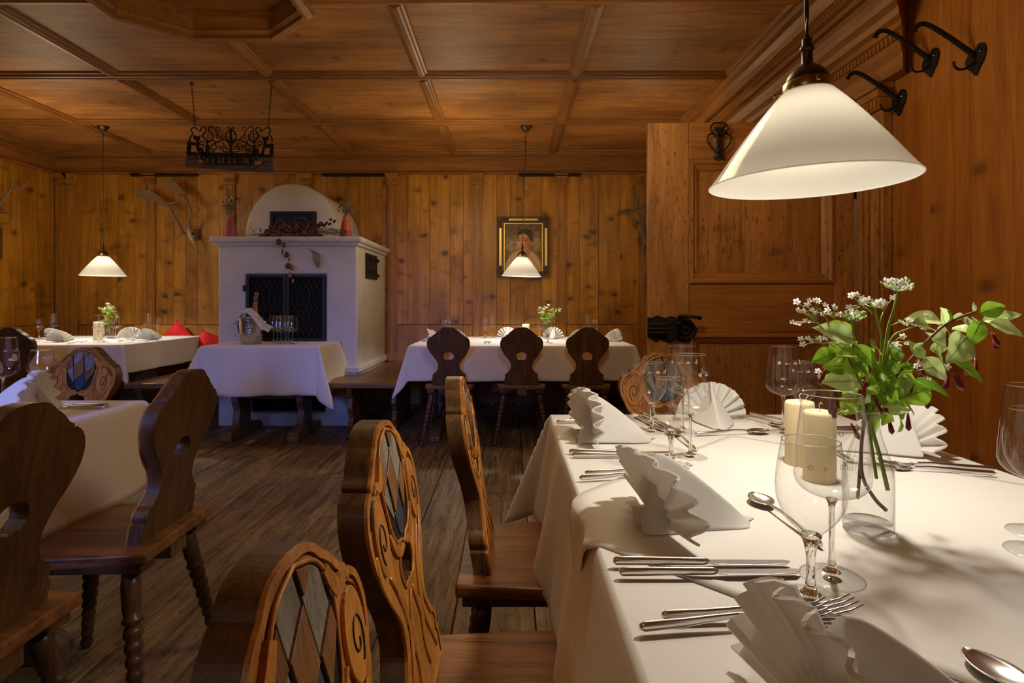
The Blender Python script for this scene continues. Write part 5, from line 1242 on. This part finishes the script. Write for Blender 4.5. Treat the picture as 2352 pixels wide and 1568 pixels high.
# ================================================================== PORTRAIT
pc = W(1202, 567, 6.06)
pt = thing('framed_portrait', 'gilt framed portrait of a dark-haired person in a light jacket', 'painting', (pc.x, YB, pc.z))
K = 6.06/1300/8.713
def PX(zx): return 1130+zx/8.713
def pu(zx): return (zx-637)*K
def pv(zy): return -(zy-782)*K*1.0
def rectf(nm, mat, a0, a1, b0, b1, c0, c1, d0, d1, y0, y1, bev=0.004):
    return MB().prism([[(pu(a0), pv(b1)), (pu(a1), pv(b1)), (pu(a1), pv(b0)), (pu(a0), pv(b0))], [(pu(c0), pv(d1)), (pu(c1), pv(d1)), (pu(c1), pv(d0)), (pu(c0), pv(d0))]], y0, y1).build(nm, mat, pt, bevel=bev)
rectf('outer_frame', 'frame_dark', 115, 1160, 180, 1385, 150, 1122, 212, 1350, -0.065, -0.005, 0.006)
rectf('gilt_band', 'gilt', 150, 1122, 212, 1350, 208, 1060, 262, 1300, -0.050, -0.005)
rectf('inner_frame', 'frame_dark', 208, 1060, 262, 1300, 240, 1032, 298, 1272, -0.058, -0.005, 0.005)
rectf('gilt_slip', 'gilt', 240, 1032, 298, 1272, 268, 1008, 328, 1246, -0.045, -0.005, 0.003)
mb = MB()
for sx, sy in ((-1, -1), (1, -1), (-1, 1), (1, 1)):
    ccx2 = pu(180) if sx < 0 else pu(1092); ccz2 = pv(238) if sy > 0 else pv(1326)
    mb.box(ccx2-0.014, ccx2+0.014, -0.056, -0.04, min(ccz2, ccz2-sy*0.09), max(ccz2, ccz2-sy*0.09)).box(min(ccx2, ccx2-sx*0.09), max(ccx2, ccx2-sx*0.09), -0.056, -0.04, ccz2-0.014, ccz2+0.014)
    for q in range(5):
        mb.tube([(p[0], -0.058, p[1]) for p in spiral(ccx2-sx*0.018*q, ccz2, 0.011, 1.1, q)], 0.0025, 4); mb.tube([(p[0], -0.058, p[1]) for p in spiral(ccx2, ccz2-sy*0.018*q, 0.011, 1.1, q)], 0.0025, 4)
mb.build('corner_ornament', 'frame_dark', pt)['kind'] = 'stuff'
def ell(x, y, cx, cy, rx, ry, soft=0.15, rot=0):
    dx, dy = x-cx, y-cy; c_, s_ = cos(rot), sin(rot); a = (dx*c_+dy*s_)/rx; b_ = (-dx*s_+dy*c_)/ry; d = sqrt(a*a+b_*b_)
    return max(0.0, min(1.0, (1+soft-d)/(2*soft)))
def paint(x, y):
    nz = 0.5+0.5*sin(x*0.031+2*sin(y*0.017))*sin(y*0.023+1.3*sin(x*0.02))
    c = Vector((92, 70, 42))*(0.8+0.3*nz); mixv = lambda c, d, f: c.lerp(Vector(d), f)
    c = mixv(c, (150, 132, 90), 0.8*ell(x, y, 430, 740, 170, 150, 0.6)*(0.5+0.5*nz)); c = mixv(c, (158, 142, 102), 0.7*ell(x, y, 880, 700, 120, 170, 0.6)*(0.5+0.5*nz))
    c = mixv(c, (168, 142, 96), ell(x, y, 640, 1230, 370, 400, 0.06) if y > 820 else 0)
    c = mixv(c, (140, 114, 74), 0.5*ell(x, y, 730, 1080, 16, 180, 0.5, -0.35)+0.0)
    c = mixv(c, (120, 98, 62), 0.6*ell(x, y, 860, 1080, 8, 150, 0.6, -0.5))
    c = mixv(c, (150, 96, 58), ell(x, y, 690, 860, 88, 140, 0.12)); c = mixv(c, (188, 165, 118), ell(x, y, 640, 990, 70, 90, 0.3))
    c = mixv(c, (38, 33, 28), ell(x, y, 672, 540, 165, 130, 0.06)); c = mixv(c, (52, 48, 44), ell(x, y, 800, 590, 40, 80, 0.2))
    c = mixv(c, (172, 112, 66), ell(x, y, 640, 690, 128, 178, 0.07) if y > 470+0.35*max(0, x-560) else 0)
    c = mixv(c, (160, 98, 60), ell(x, y, 797, 700, 22, 42, 0.2))
    c = mixv(c, (205, 160, 105), 0.6*ell(x, y, 560, 720, 40, 60, 0.7)); c = mixv(c, (125, 78, 48), 0.7*ell(x, y, 735, 740, 36, 110, 0.7))
    c = mixv(c, (195, 135, 80), 0.5*ell(x, y, 610, 560, 90, 40, 0.6))
    for ex in (545, 690): c = mixv(c, (60, 36, 22), 0.85*ell(x, y, ex, 648, 30, 11, 0.5)); c = mixv(c, (48, 30, 20), 0.85*ell(x, y, ex+(-3 if ex < 600 else 5), 612, 42, 9, 0.5, -0.08 if ex < 600 else 0.1))
    c = mixv(c, (115, 68, 40), 0.7*ell(x, y, 612, 700, 9, 48, 0.6, 0.1)); c = mixv(c, (100, 55, 36), 0.7*ell(x, y, 606, 742, 26, 8, 0.6)); c = mixv(c, (120, 56, 42), 0.85*ell(x, y, 620, 785, 46, 10, 0.5)); c = mixv(c, (135, 84, 52), 0.5*ell(x, y, 625, 810, 34, 8, 0.6))
    return c
nx, nz_ = 100, 124; vs = []; fs = []; cols = []
for j in range(nz_+1):
    for i in range(nx+1):
        zx, zy = 268+740*i/nx, 328+918*j/nz_; vs.append((pu(zx), -0.012, pv(zy))); c = paint(zx, zy); cols.append([*(min(1, 1.7*(v/255)**2.2) for v in c), 1])
for j in range(nz_):
    for i in range(nx): a = j*(nx+1)+i; fs.append((a, a+1, a+nx+2, a+nx+1))
m, nt, b = nmat('painting'); at = N(nt, 'ShaderNodeAttribute', attribute_name='paint'); L(nt, at.outputs['Color'], b.inputs['Base Color']); b.inputs['Roughness'].default_value = 0.45
o = MB().add(vs, fs).build('canvas', 'painting', pt)
ca = o.data.color_attributes.new('paint', 'FLOAT_COLOR', 'POINT'); ca.data.foreach_set('color', [x for c in cols for x in c])
# ================================================================== ANTLERS
def AQ(zx, zy, dy=0.0): return W(290+zx/7.842, 390+zy/7.842, 6.0+dy)
fa = thing('fallow_antlers', 'fallow deer antlers with broad palms and a small skull piece on the back wall', 'antlers')
def beam(pts, r, dys, name='beam', mat='antler', parent=None, f=AQ, n=8, tip=0.25):
    P = catmull([f(p[0], p[1], d) for p, d in zip(pts, dys)], 5)
    return MB().tube(P, [r*(1-(1-tip)*i/(len(P)-1)) for i in range(len(P))], n).build(name, mat, parent or fa)
def palm(poly, dy0, dy1, x0, x1):
    def fn(u, v, d): return tuple(AQ(u, v, dy0+(dy1-dy0)*(u-x0)/(x1-x0)+d*0.012+0.02*sin((v-300)/120)))
    return MB().prism([poly], 0, 1, fn).build('palm', 'antler', fa, bevel=0.003)
palm([(760, 690), (600, 612), (450, 552), (240, 492), (195, 538), (188, 470), (212, 430), (160, 382), (92, 358), (140, 342), (232, 350), (225, 300), (190, 252), (244, 308), (330, 358), (398, 350), (410, 292), (430, 362), (540, 432), (660, 530), (730, 600), (785, 625)], -0.16, -0.04, 790, 90)
palm([(1080, 560), (1000, 470), (880, 400), (740, 330), (665, 347), (720, 300), (748, 262), (688, 192), (742, 232), (775, 240), (780, 172), (750, 122), (802, 182), (860, 210), (950, 290), (1020, 390), (1065, 480)], -0.14, -0.05, 1080, 700)
beam([(1060, 1160), (1010, 1110), (930, 960), (850, 850), (800, 730), (755, 650)], 0.016, (-0.05, -0.07, -0.12, -0.15, -0.16, -0.16), tip=0.9)
beam([(1150, 1060), (1135, 980), (1120, 900), (1165, 780), (1120, 620), (1040, 470)], 0.015, (-0.04, -0.05, -0.09, -0.13, -0.14, -0.13), tip=0.8)
for pts, dy in (([(750, 606), (870, 590), (915, 540), (965, 508)], -0.17), ([(830, 880), (760, 870), (680, 830), (582, 828)], -0.15), ([(1030, 1130), (930, 1200), (860, 1290), (765, 1316)], -0.10), ([(1165, 795), (1260, 770), (1318, 738), (1285, 700), (1248, 656)], -0.13), ([(1000, 455), (960, 460), (915, 465)], -0.14)):
    beam(pts, 0.009, [dy-0.02*i for i in range(len(pts))], 'tine', 'antler')
mb = MB(); prof = [(0.010, 0), (0.026, 0.03), (0.040, 0.06), (0.042, 0.10), (0.034, 0.14), (0.020, 0.17), (0.014, 0.20), (0.010, 0.235), (0.006, 0.25)]
a0_, a1_ = AQ(1130, 1040, -0.03), AQ(1245, 1395, -0.05)
T = Matrix.Translation(a0_) @ (a1_-a0_).to_track_quat('Z', 'Y').to_matrix().to_4x4() @ Matrix.Diagonal((1, 0.6, (a1_-a0_).length/0.25, 1))
mb.lathe(prof, 14, T); mb.build('skull', 'bone', fa)
MB().sphere(AQ(1195, 1150, -0.058), 0.014, 10, 6).build('eye_socket', 'groove', fa)
MB().box(-0.04, 0.04, -0.012, 0.0, -0.07, 0.05).build('mount_plate', 'oak_dark_Z', fa, bevel=0.01).location = (AQ(1185, 1130).x, YB-0.002, AQ(1185, 1130).z)
sa = thing('stag_antlers', 'pointed stag antlers on the left wall, cut off by the left edge', 'antlers')
def SQ(zx, zy, dy=0.0): return W(zx/3.734, 380+zy/3.734, 5.35+dy)
beam([(-150, 640), (-90, 560), (-40, 420), (20, 300), (85, 215), (103, 165), (90, 100), (70, 18)], 0.020, (0, 0, 0, 0, 0, 0, 0, 0), parent=sa, f=SQ)
beam([(95, 195), (150, 192), (200, 180), (238, 148)], 0.013, (0, 0, 0, 0), 'tine', parent=sa, f=SQ)
beam([(-60, 375), (10, 400), (90, 402), (135, 385), (158, 352)], 0.012, (0, -0.02, -0.03, -0.03, -0.03), 'tine', parent=sa, f=SQ)
beam([(-95, 520), (0, 503), (70, 492), (105, 470), (122, 436)], 0.012, (0, -0.03, -0.04, -0.04, -0.04), 'tine', parent=sa, f=SQ)
for (u, v, w_) in ((70, 18, 0), (238, 148, 0), (158, 352, -0.03), (122, 436, -0.04)): MB().sphere(SQ(u, v, w_), 0.0052, 8, 5).build('tine_tip', 'antler_tip', sa)
MB().box(XL, XL+0.03, 5.25, 5.45, 1.50, 1.80).build('mount_plate', 'oak_dark_Z', sa, bevel=0.015)
# ================================================================== CARVED CROSS
cr = thing('wall_crucifix', 'rough branch cross with a carved wooden figure, half hidden by the open door', 'crucifix')
def CQ(zx, zy, dy=0.0): return W(1400+zx/4.02, 410+zy/4.02, 5.98+dy)
def bar(pts, r, nm, mat='driftwood', dy=0.0):
    P = catmull([CQ(p[0], p[1], dy) for p in pts], 5)
    return MB().tube(P, [r*(1+0.14*sin(i*1.7)) for i in range(len(P))], 8, flat=0.7).build(nm, mat, cr)
bar([(218, 68), (250, 190), (290, 340), (360, 560), (430, 780), (470, 900)], 0.017, 'upright')
bar([(72, 318), (170, 292), (280, 262), (345, 238), (480, 205)], 0.015, 'crossbar', dy=-0.03)
def skin_figure():
    J = {'pelvis': (335, 560), 'chest': (290, 470), 'neck': (268, 400), 'head': (228, 405), 'shl': (250, 385), 'ell': (200, 345), 'hal': (125, 282), 'shr': (300, 395), 'elr': (325, 320), 'har': (352, 225), 'hipl': (315, 590), 'knl': (310, 660), 'ftl': (345, 745), 'hipr': (352, 590), 'knr': (375, 665), 'ftr': (372, 750)}
    R = {'pelvis': 0.040, 'chest': 0.048, 'neck': 0.018, 'head': 0.030, 'shl': 0.020, 'ell': 0.013, 'hal': 0.010, 'shr': 0.020, 'elr': 0.013, 'har': 0.010, 'hipl': 0.028, 'knl': 0.019, 'ftl': 0.012, 'hipr': 0.028, 'knr': 0.019, 'ftr': 0.012}
    E = [('pelvis', 'chest'), ('chest', 'neck'), ('neck', 'head'), ('chest', 'shl'), ('shl', 'ell'), ('ell', 'hal'), ('chest', 'shr'), ('shr', 'elr'), ('elr', 'har'), ('pelvis', 'hipl'), ('hipl', 'knl'), ('knl', 'ftl'), ('pelvis', 'hipr'), ('hipr', 'knr'), ('knr', 'ftr')]
    ks = list(J); me = bpy.data.meshes.new('carved_figure')
    dyk = {'knl': -0.11, 'knr': -0.11, 'head': -0.11, 'hal': -0.05, 'har': -0.05}
    me.from_pydata([CQ(*J[k], dyk.get(k, -0.075)) for k in ks], [(ks.index(a), ks.index(c)) for a, c in E], [])
    o = bpy.data.objects.new('carved_figure', me); COL.objects.link(o); o.parent = cr
    md = o.modifiers.new('skin', 'SKIN'); 
    if not me.skin_vertices: me.skin_vertices.new()
    for i, k in enumerate(ks):
        me.skin_vertices[0].data[i].radius = (R[k]*0.8, R[k]*0.8); me.skin_vertices[0].data[i].use_root = (k == 'pelvis')
    md2 = o.modifiers.new('s', 'SUBSURF'); md2.levels = md2.render_levels = 2; me.materials.append(MAT['driftwood'])
skin_figure()
mb = MB()
for k in range(7):
    mb.tube([CQ(290+k*4, 545+k*9, -0.115), CQ(330, 560+k*8, -0.125), CQ(370, 545+k*9, -0.10)], 0.010, 6)
mb.tube([CQ(290, 560, -0.11), CQ(262, 545, -0.12), CQ(246, 565, -0.12), CQ(262, 580, -0.12), CQ(275, 566, -0.12)], 0.010, 6)
mb.build('loincloth', 'driftwood', cr)
MB().tube([CQ(346, 850), CQ(322, 910), CQ(322, 980), CQ(338, 1070)], [0.006, 0.012, 0.012, 0.005], 6).tube([CQ(352, 860), CQ(345, 930), CQ(335, 990), CQ(344, 1075)], 0.007, 6).build('carved_drapery', 'driftwood', cr)
mb = MB()
for k in range(9): mb.sphere(CQ(208+k*6, 392-3*sin(k), -0.125), 0.009, 6, 4)
mb.build('hair_and_crown', 'driftwood', cr)['kind'] = 'stuff'
# ================================================================== HANGING IRONWORK WITH WOODEN BOARD
hi = thing('hanging_ironwork', 'wrought iron scrollwork over a carved old wooden board hanging on two chains', 'hanging ornament')
def HQ(zx, zy, dy=0.0): return W(410+zx/6.817, 180+zy/6.817, 4.12+dy)
MB().prism([[(128, 1195), (1480, 1242), (1488, 1475), (1100, 1460), (95, 1390), (100, 1340)], [(300, 1285), (320, 1330), (375, 1325), (388, 1280), (350, 1255)], [(1195, 1290), (1200, 1355), (1290, 1350), (1308, 1300), (1250, 1275)]], 0, 1, lambda u, v, d: tuple(HQ(u, v, -0.02+0.05*d))).build('wooden_board', 'greywood_X', hi, bevel=0.004)
MB().prism([[(400, 1215), (1130, 1225), (1180, 1300), (1150, 1370), (420, 1350), (395, 1290)]], 0, 1, lambda u, v, d: tuple(HQ(u, v, -0.022+0.004*d))).build('relief_ground', 'groove', hi)
mb = MB()
for k, x in enumerate((450, 545, 640, 700, 800, 880, 1040, 1080)):
    mb.sphere(HQ(x, 1262+6*(k % 3), -0.028), 0.011, 7, 5).tube([HQ(x-25, 1345, -0.028), HQ(x-8, 1300, -0.034), HQ(x+25, 1290, -0.030)], [0.006, 0.012, 0.005], 6).tube([HQ(x+4, 1300, -0.030), HQ(x+24, 1350, -0.028)], [0.010, 0.005], 6).tube([HQ(x-30, 1285, -0.028), HQ(x, 1290, -0.034)], [0.004, 0.007], 5)
mb.build('carved_relief', 'greywood_X', hi)['kind'] = 'stuff'
MB().prism([[(122, 1150), (180, 1155), (1200, 1170), (1470, 1200), (1480, 1240), (125, 1200)]], 0, 1, lambda u, v, d: tuple(HQ(u, v, -0.03+0.012*d))).prism([[(130, 990), (195, 990), (275, 1010), (320, 1080), (330, 1170), (290, 1170), (272, 1050), (200, 1050), (195, 1170), (125, 1170)]], 0, 1, lambda u, v, d: tuple(HQ(u, v, -0.03+0.012*d))).prism([[(1490, 1020), (1430, 1020), (1345, 1040), (1310, 1110), (1290, 1190), (1335, 1190), (1360, 1090), (1430, 1080), (1425, 1210), (1490, 1210)]], 0, 1, lambda u, v, d: tuple(HQ(u, v, -0.03+0.012*d))).build('iron_frame', 'iron', hi, bevel=0.002)
mb = MB()
def curl(pts, r=10):
    P = catmull([Vector((*p, 0)) for p in pts], 6); n = len(P)
    mb.tube([HQ(p.x, p.y, -0.024) for p in P], [r*0.000465*(1.0-0.45*i/n) for i in range(n)], 6)
for mx in (lambda x: x, lambda x: 1640-x):
    curl([(mx(175), 1000), (mx(180), 930), (mx(225), 870), (mx(198), 810), (mx(230), 770), (mx(290), 785), (mx(330), 830), (mx(365), 805)], 13)
    curl([(mx(455), 1050), (mx(430), 970), (mx(375), 900), (mx(430), 820), (mx(415), 775), (mx(360), 775), (mx(345), 810), (mx(372), 830)], 13)
    curl([(mx(460), 1000), (mx(530), 950), (mx(545), 900), (mx(500), 840), (mx(468), 790), (mx(510), 755), (mx(550), 780)], 13)
    curl([(mx(455), 1020), (mx(460), 900), (mx(465), 810)], 10)
    curl([(mx(430), 940), (mx(400), 880), (mx(425), 860), (mx(440), 885)], 7)
    curl([(mx(480), 950), (mx(515), 900), (mx(490), 870), (mx(472), 890)], 7)
    curl([(mx(470), 1080), (mx(540), 1040), (mx(575), 1000), (mx(540), 965), (mx(500), 985)], 12)
    curl([(mx(440), 1080), (mx(340), 1030), (mx(345), 985), (mx(395), 990), (mx(395), 1035), (mx(362), 1030)], 9)
    curl([(mx(470), 1150), (mx(560), 1130), (mx(610), 1070), (mx(660), 1060), (mx(640), 1110), (mx(670), 1130)], 9)
    curl([(mx(460), 1160), (mx(500), 1100), (mx(545), 1110), (mx(540), 1145), (mx(505), 1140)], 9)
    curl([(mx(590), 1060), (mx(575), 1010), (mx(640), 985), (mx(690), 960), (mx(760), 980), (mx(790), 1040)], 12)
    curl([(mx(690), 960), (mx(620), 900), (mx(590), 900), (mx(600), 940), (mx(640), 930)], 9)
    curl([(mx(620), 900), (mx(580), 800), (mx(610), 760), (mx(650), 790), (mx(625), 815)], 9)
    curl([(mx(800), 1000), (mx(740), 920), (mx(760), 850), (mx(810), 800), (mx(785), 765), (mx(770), 795)], 13)
    curl([(mx(790), 1150), (mx(700), 1140), (mx(690), 1070), (mx(730), 1090), (mx(750), 1120)], 12)
    curl([(mx(690), 1000), (mx(720), 1050), (mx(760), 1080), (mx(770), 1130)], 9)
curl([(820, 1160), (822, 1000), (820, 860), (815, 800)], 26)
curl([(450, 1170), (455, 1040)], 34); curl([(1195, 1180), (1190, 1050)], 34)
mb.build('scrollwork', 'iron', hi)['kind'] = 'stuff'
for pl in ([(235, 950), (230, 905), (255, 880), (285, 905), (320, 910), (335, 875), (352, 905), (335, 950), (318, 990), (335, 1060), (290, 1080), (270, 960)], [(1415, 960), (1418, 915), (1388, 892), (1370, 920), (1330, 920), (1310, 890), (1300, 920), (1320, 965), (1335, 1000), (1320, 1070), (1370, 1060), (1385, 980)]):
    MB().prism([pl], 0, 1, lambda u, v, d: tuple(HQ(u, v, -0.034+0.02*d))).build('iron_dragon', 'iron', hi, bevel=0.003)
for (x, y) in ((345, 1140), (1215, 1160)):
    MB().sphere(HQ(x, y, -0.05), 0.024, 10, 7, (1, 0.8, 1.2)).tube([HQ(x, y+30, -0.06), HQ(x+5, y+90, -0.075), HQ(x+15, y+130, -0.06)], [0.016, 0.010, 0.006], 8).build('iron_mask', 'iron', hi)
def chain(x0, y0, x1, y1):
    a, c = HQ(x0, y0), HQ(x1, y1); a.z = ZC-0.001; n = 15; mbc = MB(); d = (c-a)/n
    for i in range(n):
        p = a+d*(i+0.5); L2 = d.length*0.62
        pts = []
        for k in range(12):
            t = 2*pi*k/12; u = cos(t)*0.0052; v = sin(t)*L2+(0.0)
            q = d.normalized()*v; q += Vector((u, 0, 0)) if i % 2 else Vector((0, u, 0))
            pts.append(p+q)
        mbc.tube(pts, 0.0016, 5, closed=True)
    mbc.build('chain', 'iron', hi)
    MB().lathe([(0.012, 0), (0.012, 0.005), (0.004, 0.008)], 12, Matrix.Translation(Vector((a.x, a.y, ZC-0.009)))).build('ceiling_plate', 'iron', hi)
chain(205, 70, 262, 790); chain(1462, 70, 1403, 785)
# ================================================================== MANTEL DECORATION
def vase(name, label, px, w_, ytop, ybot, Y, mat):
    b0 = W(px, ybot, Y); hh = (ybot-ytop)*Y/1300; r = w_/2*Y/1300
    t = thing('ceramic_vase', label, 'vase', (b0.x, Y, 1.669), 0, 'ceramic vases on the stove')
    MB().lathe(smprof([(r*0.92, 0), (r, 0.01), (r*0.97, hh*0.28), (r*0.72, hh*0.66), (r*0.52, hh*0.86), (r*0.50, hh*0.97), (r*0.54, hh)], 3), 28, capt=False).build('body', mat, t)
    MB().lathe([(r*0.46, hh-0.004), (r*0.5, hh-0.002)], 20, capb=True).build('opening', 'groove', t)
    return t, hh
v1, h1_ = vase('v', 'pink ceramic vase at the left end of the stove mantel', 529, 29, 495, 545, 5.02, 'pink_ceramic')
v2, h2_ = vase('v', 'coral ceramic vase at the right end of the stove mantel', 794, 26, 497, 545, 5.05, 'coral_ceramic')
def dried(v, hh, label, seed, yellow):
    r = random.Random(seed); t = thing('dried_bouquet', label, 'flowers', (v.location.x, v.location.y, v.location.z), 0, 'dried bouquets on the stove')
    mb = MB(); ml = MB()
    for k in range(34):
        a = r.uniform(0, 2*pi); sp_ = r.uniform(0.01, 0.075); hg = r.uniform(0.06, 0.17)*(1-sp_*3)
        p = Vector((cos(a)*sp_, sin(a)*sp_*0.7, hh+hg)); mb.tube([(0, 0, hh-0.04), (cos(a)*0.008, sin(a)*0.008, hh+0.01), p*0.6+Vector((0, 0, hh*0.4)), p], 0.0010, 4)
        for q in range(4):
            ml.sphere(p+Vector((r.uniform(-0.012, 0.012), r.uniform(-0.01, 0.01), r.uniform(-0.02, 0.008))), r.uniform(0.003, 0.007), 5, 4)
    for k in range(14):
        mb.tube([(0, 0, hh-0.02), (r.uniform(-0.02, 0.02), 0, hh+0.08), (r.uniform(-0.045, 0.045)+(0.02 if not yellow else 0), r.uniform(-0.02, 0.02), hh+r.uniform(0.14, 0.20))], 0.0009, 4)
    mb.build('dry_stalks', 'straw', t)['kind'] = 'stuff'; ml.build('dry_heads', 'dry_green', t)['kind'] = 'stuff'
    if yellow:
        for (u, z) in ((-0.024, 0.155), (0.026, 0.152), (0.002, 0.132)): MB().sphere((u, -0.02, hh+z), 0.012, 10, 7).build('yellow_ball_flower', 'dry_yellow', t)
    else:
        for (u, z) in ((0.045, 0.03), (0.062, 0.045), (0.05, 0.06)): MB().sphere((u, -0.02, hh+z), 0.011, 8, 6).build('red_dry_leaf', 'eucalyptus_light', t)
dried(v1, h1_, 'dried flowers with three yellow balls in the pink vase', 4, True)
dried(v2, h2_, 'dried greenish flowers and grasses in the coral vase', 8, False)
def GQ(zx, zy, Y): return W(560+zx/6.533, 460+zy/6.533, Y)
gd_ = thing('eucalyptus_garland', 'dark red eucalyptus garland with straw strands lying on the stove mantel', 'garland')
r = random.Random(5)
o = MB().lathe([(0.001, 0), (0.5, 0.02), (0.001, 0.05)], 12, smooth=True).build('round_leaf', 'eucalyptus'); rl = o.data; bpy.data.objects.remove(o)
rl2 = rl.copy(); rl2.materials.clear(); rl2.materials.append(MAT['eucalyptus_light'])
def rleaf(p, dd, me, n=None, asp=1.0):
    o = bpy.data.objects.new('round_leaf', me); COL.objects.link(o); o.parent = gd_
    M = Vector(n or (r.uniform(-0.7, 0.7), -1, r.uniform(-0.3, 0.8))).to_track_quat('Z', 'Y').to_matrix().to_4x4() @ Matrix.Diagonal((dd*asp, dd, dd, 1)); M.translation = p; o.matrix_local = M
for k in range(62):
    u = r.uniform(330, 1100); hgt = 130*sin(pi*min(1, max(0, (u-300)/830)))**0.6
    v = r.uniform(500-hgt, 500); Y = r.uniform(4.96, 5.12)
    p = GQ(u, v, Y); p.z = max(p.z, 1.685); rleaf(p, r.uniform(0.032, 0.050), rl)
for (u, v, d) in ((1110, 390, 80), (1160, 355, 75), (1240, 345, 70), (1215, 375, 65), (1290, 355, 60), (1305, 290, 50), (1360, 315, 58), (460, 460, 75), (400, 400, 70)):
    rleaf(GQ(u, v, 4.98), d/6.533*4.98/1300, rl)
for (u, v, d, c, asp) in ((520, 625, 95, 0, 1), (600, 668, 80, 0, 0.65), (580, 770, 85, 0, 0.35), (642, 818, 92, 0, 1), (682, 890, 75, 0, 0.35), (668, 983, 92, 0, 1.1), (722, 1010, 85, 1, 0.6), (692, 1125, 95, 1, 0.55), (735, 1210, 80, 1, 0.65), (150, 470, 30, 0, 1), (250, 455, 60, 0, 0.4)):
    rleaf(GQ(u, v, 4.895), d/6.533*4.9/1300, rl2 if c else rl, (r.uniform(-0.3, 0.3), -1, r.uniform(-0.2, 0.3)), asp)
MB().tube(catmull([GQ(520, 530, 4.88), GQ(580, 620, 4.89), GQ(640, 770, 4.90), GQ(680, 900, 4.90), GQ(695, 1060, 4.90), GQ(730, 1180, 4.90)], 5), 0.0012, 5).build('hanging_stem', 'twig', gd_)
mb = MB()
for pts in ([(340, 500), (440, 420), (500, 290), (580, 310), (620, 380)], [(500, 490), (560, 380), (640, 365), (710, 430)], [(780, 430), (760, 300), (860, 250), (940, 300), (950, 390)], [(790, 440), (790, 360), (840, 330)], [(900, 490), (960, 380), (1050, 290), (1110, 340)], [(670, 490), (780, 430), (870, 440), (910, 500)], [(60, 400), (130, 440), (160, 470)], [(180, 430), (250, 430), (330, 480), (420, 515)]):
    mb.tube(catmull([GQ(u, v, 4.95) for u, v in pts], 6), 0.0016, 5)
for k in range(46):
    u = r.uniform(0, 900); mb.tube([GQ(u, 520+r.uniform(-12, 14), 4.97+r.uniform(0, 0.1))*1.0, GQ(u+200, 505+r.uniform(-14, 20), 5.0), GQ(u+r.uniform(250, 420), 515+r.uniform(-10, 15), 4.98)], 0.0013, 4)
for pts in ([(530, 530), (640, 590), (800, 620), (960, 700)], [(700, 560), (780, 700), (840, 715), (940, 600), (940, 540)], [(470, 560), (445, 620), (470, 780), (465, 890)], [(820, 730), (855, 780), (950, 700)], [(1200, 560), (1240, 620), (1180, 690), (1110, 600)], [(1350, 560), (1440, 640), (1500, 670)]):
    mb.tube(catmull([GQ(u, v, 4.885) for u, v in pts], 6), 0.0010, 4)
mb.build('straw_strands', 'straw', gd_)['kind'] = 'stuff'
mb = MB()
for k in range(120):
    u = r.uniform(1050, 1560); v0 = 440+(u-1050)*0.10+r.uniform(-40, 45); mb.tube([GQ(u-60, v0, 5.0), GQ(u+20, v0+r.uniform(-20, 10), 4.97), GQ(u+r.uniform(60, 110), min(530, v0+r.uniform(15, 60)), 4.95)], 0.0010, 4)
mb.build('grass_plume', 'dry_green', gd_)['kind'] = 'stuff'
mb = MB()
for k in range(26):
    t = k/25; mb.tube(catmull([GQ(960+120*t*0.5, 700+60*t, 4.885), GQ(1020+110*t, 780+20*t, 4.885), GQ(1040+110*t, 900, 4.885), GQ(1080+60*t, 960+60*sin(pi*t), 4.885)], 4), 0.0009, 4)
mb.build('hanging_plume', 'straw', gd_)['kind'] = 'stuff'
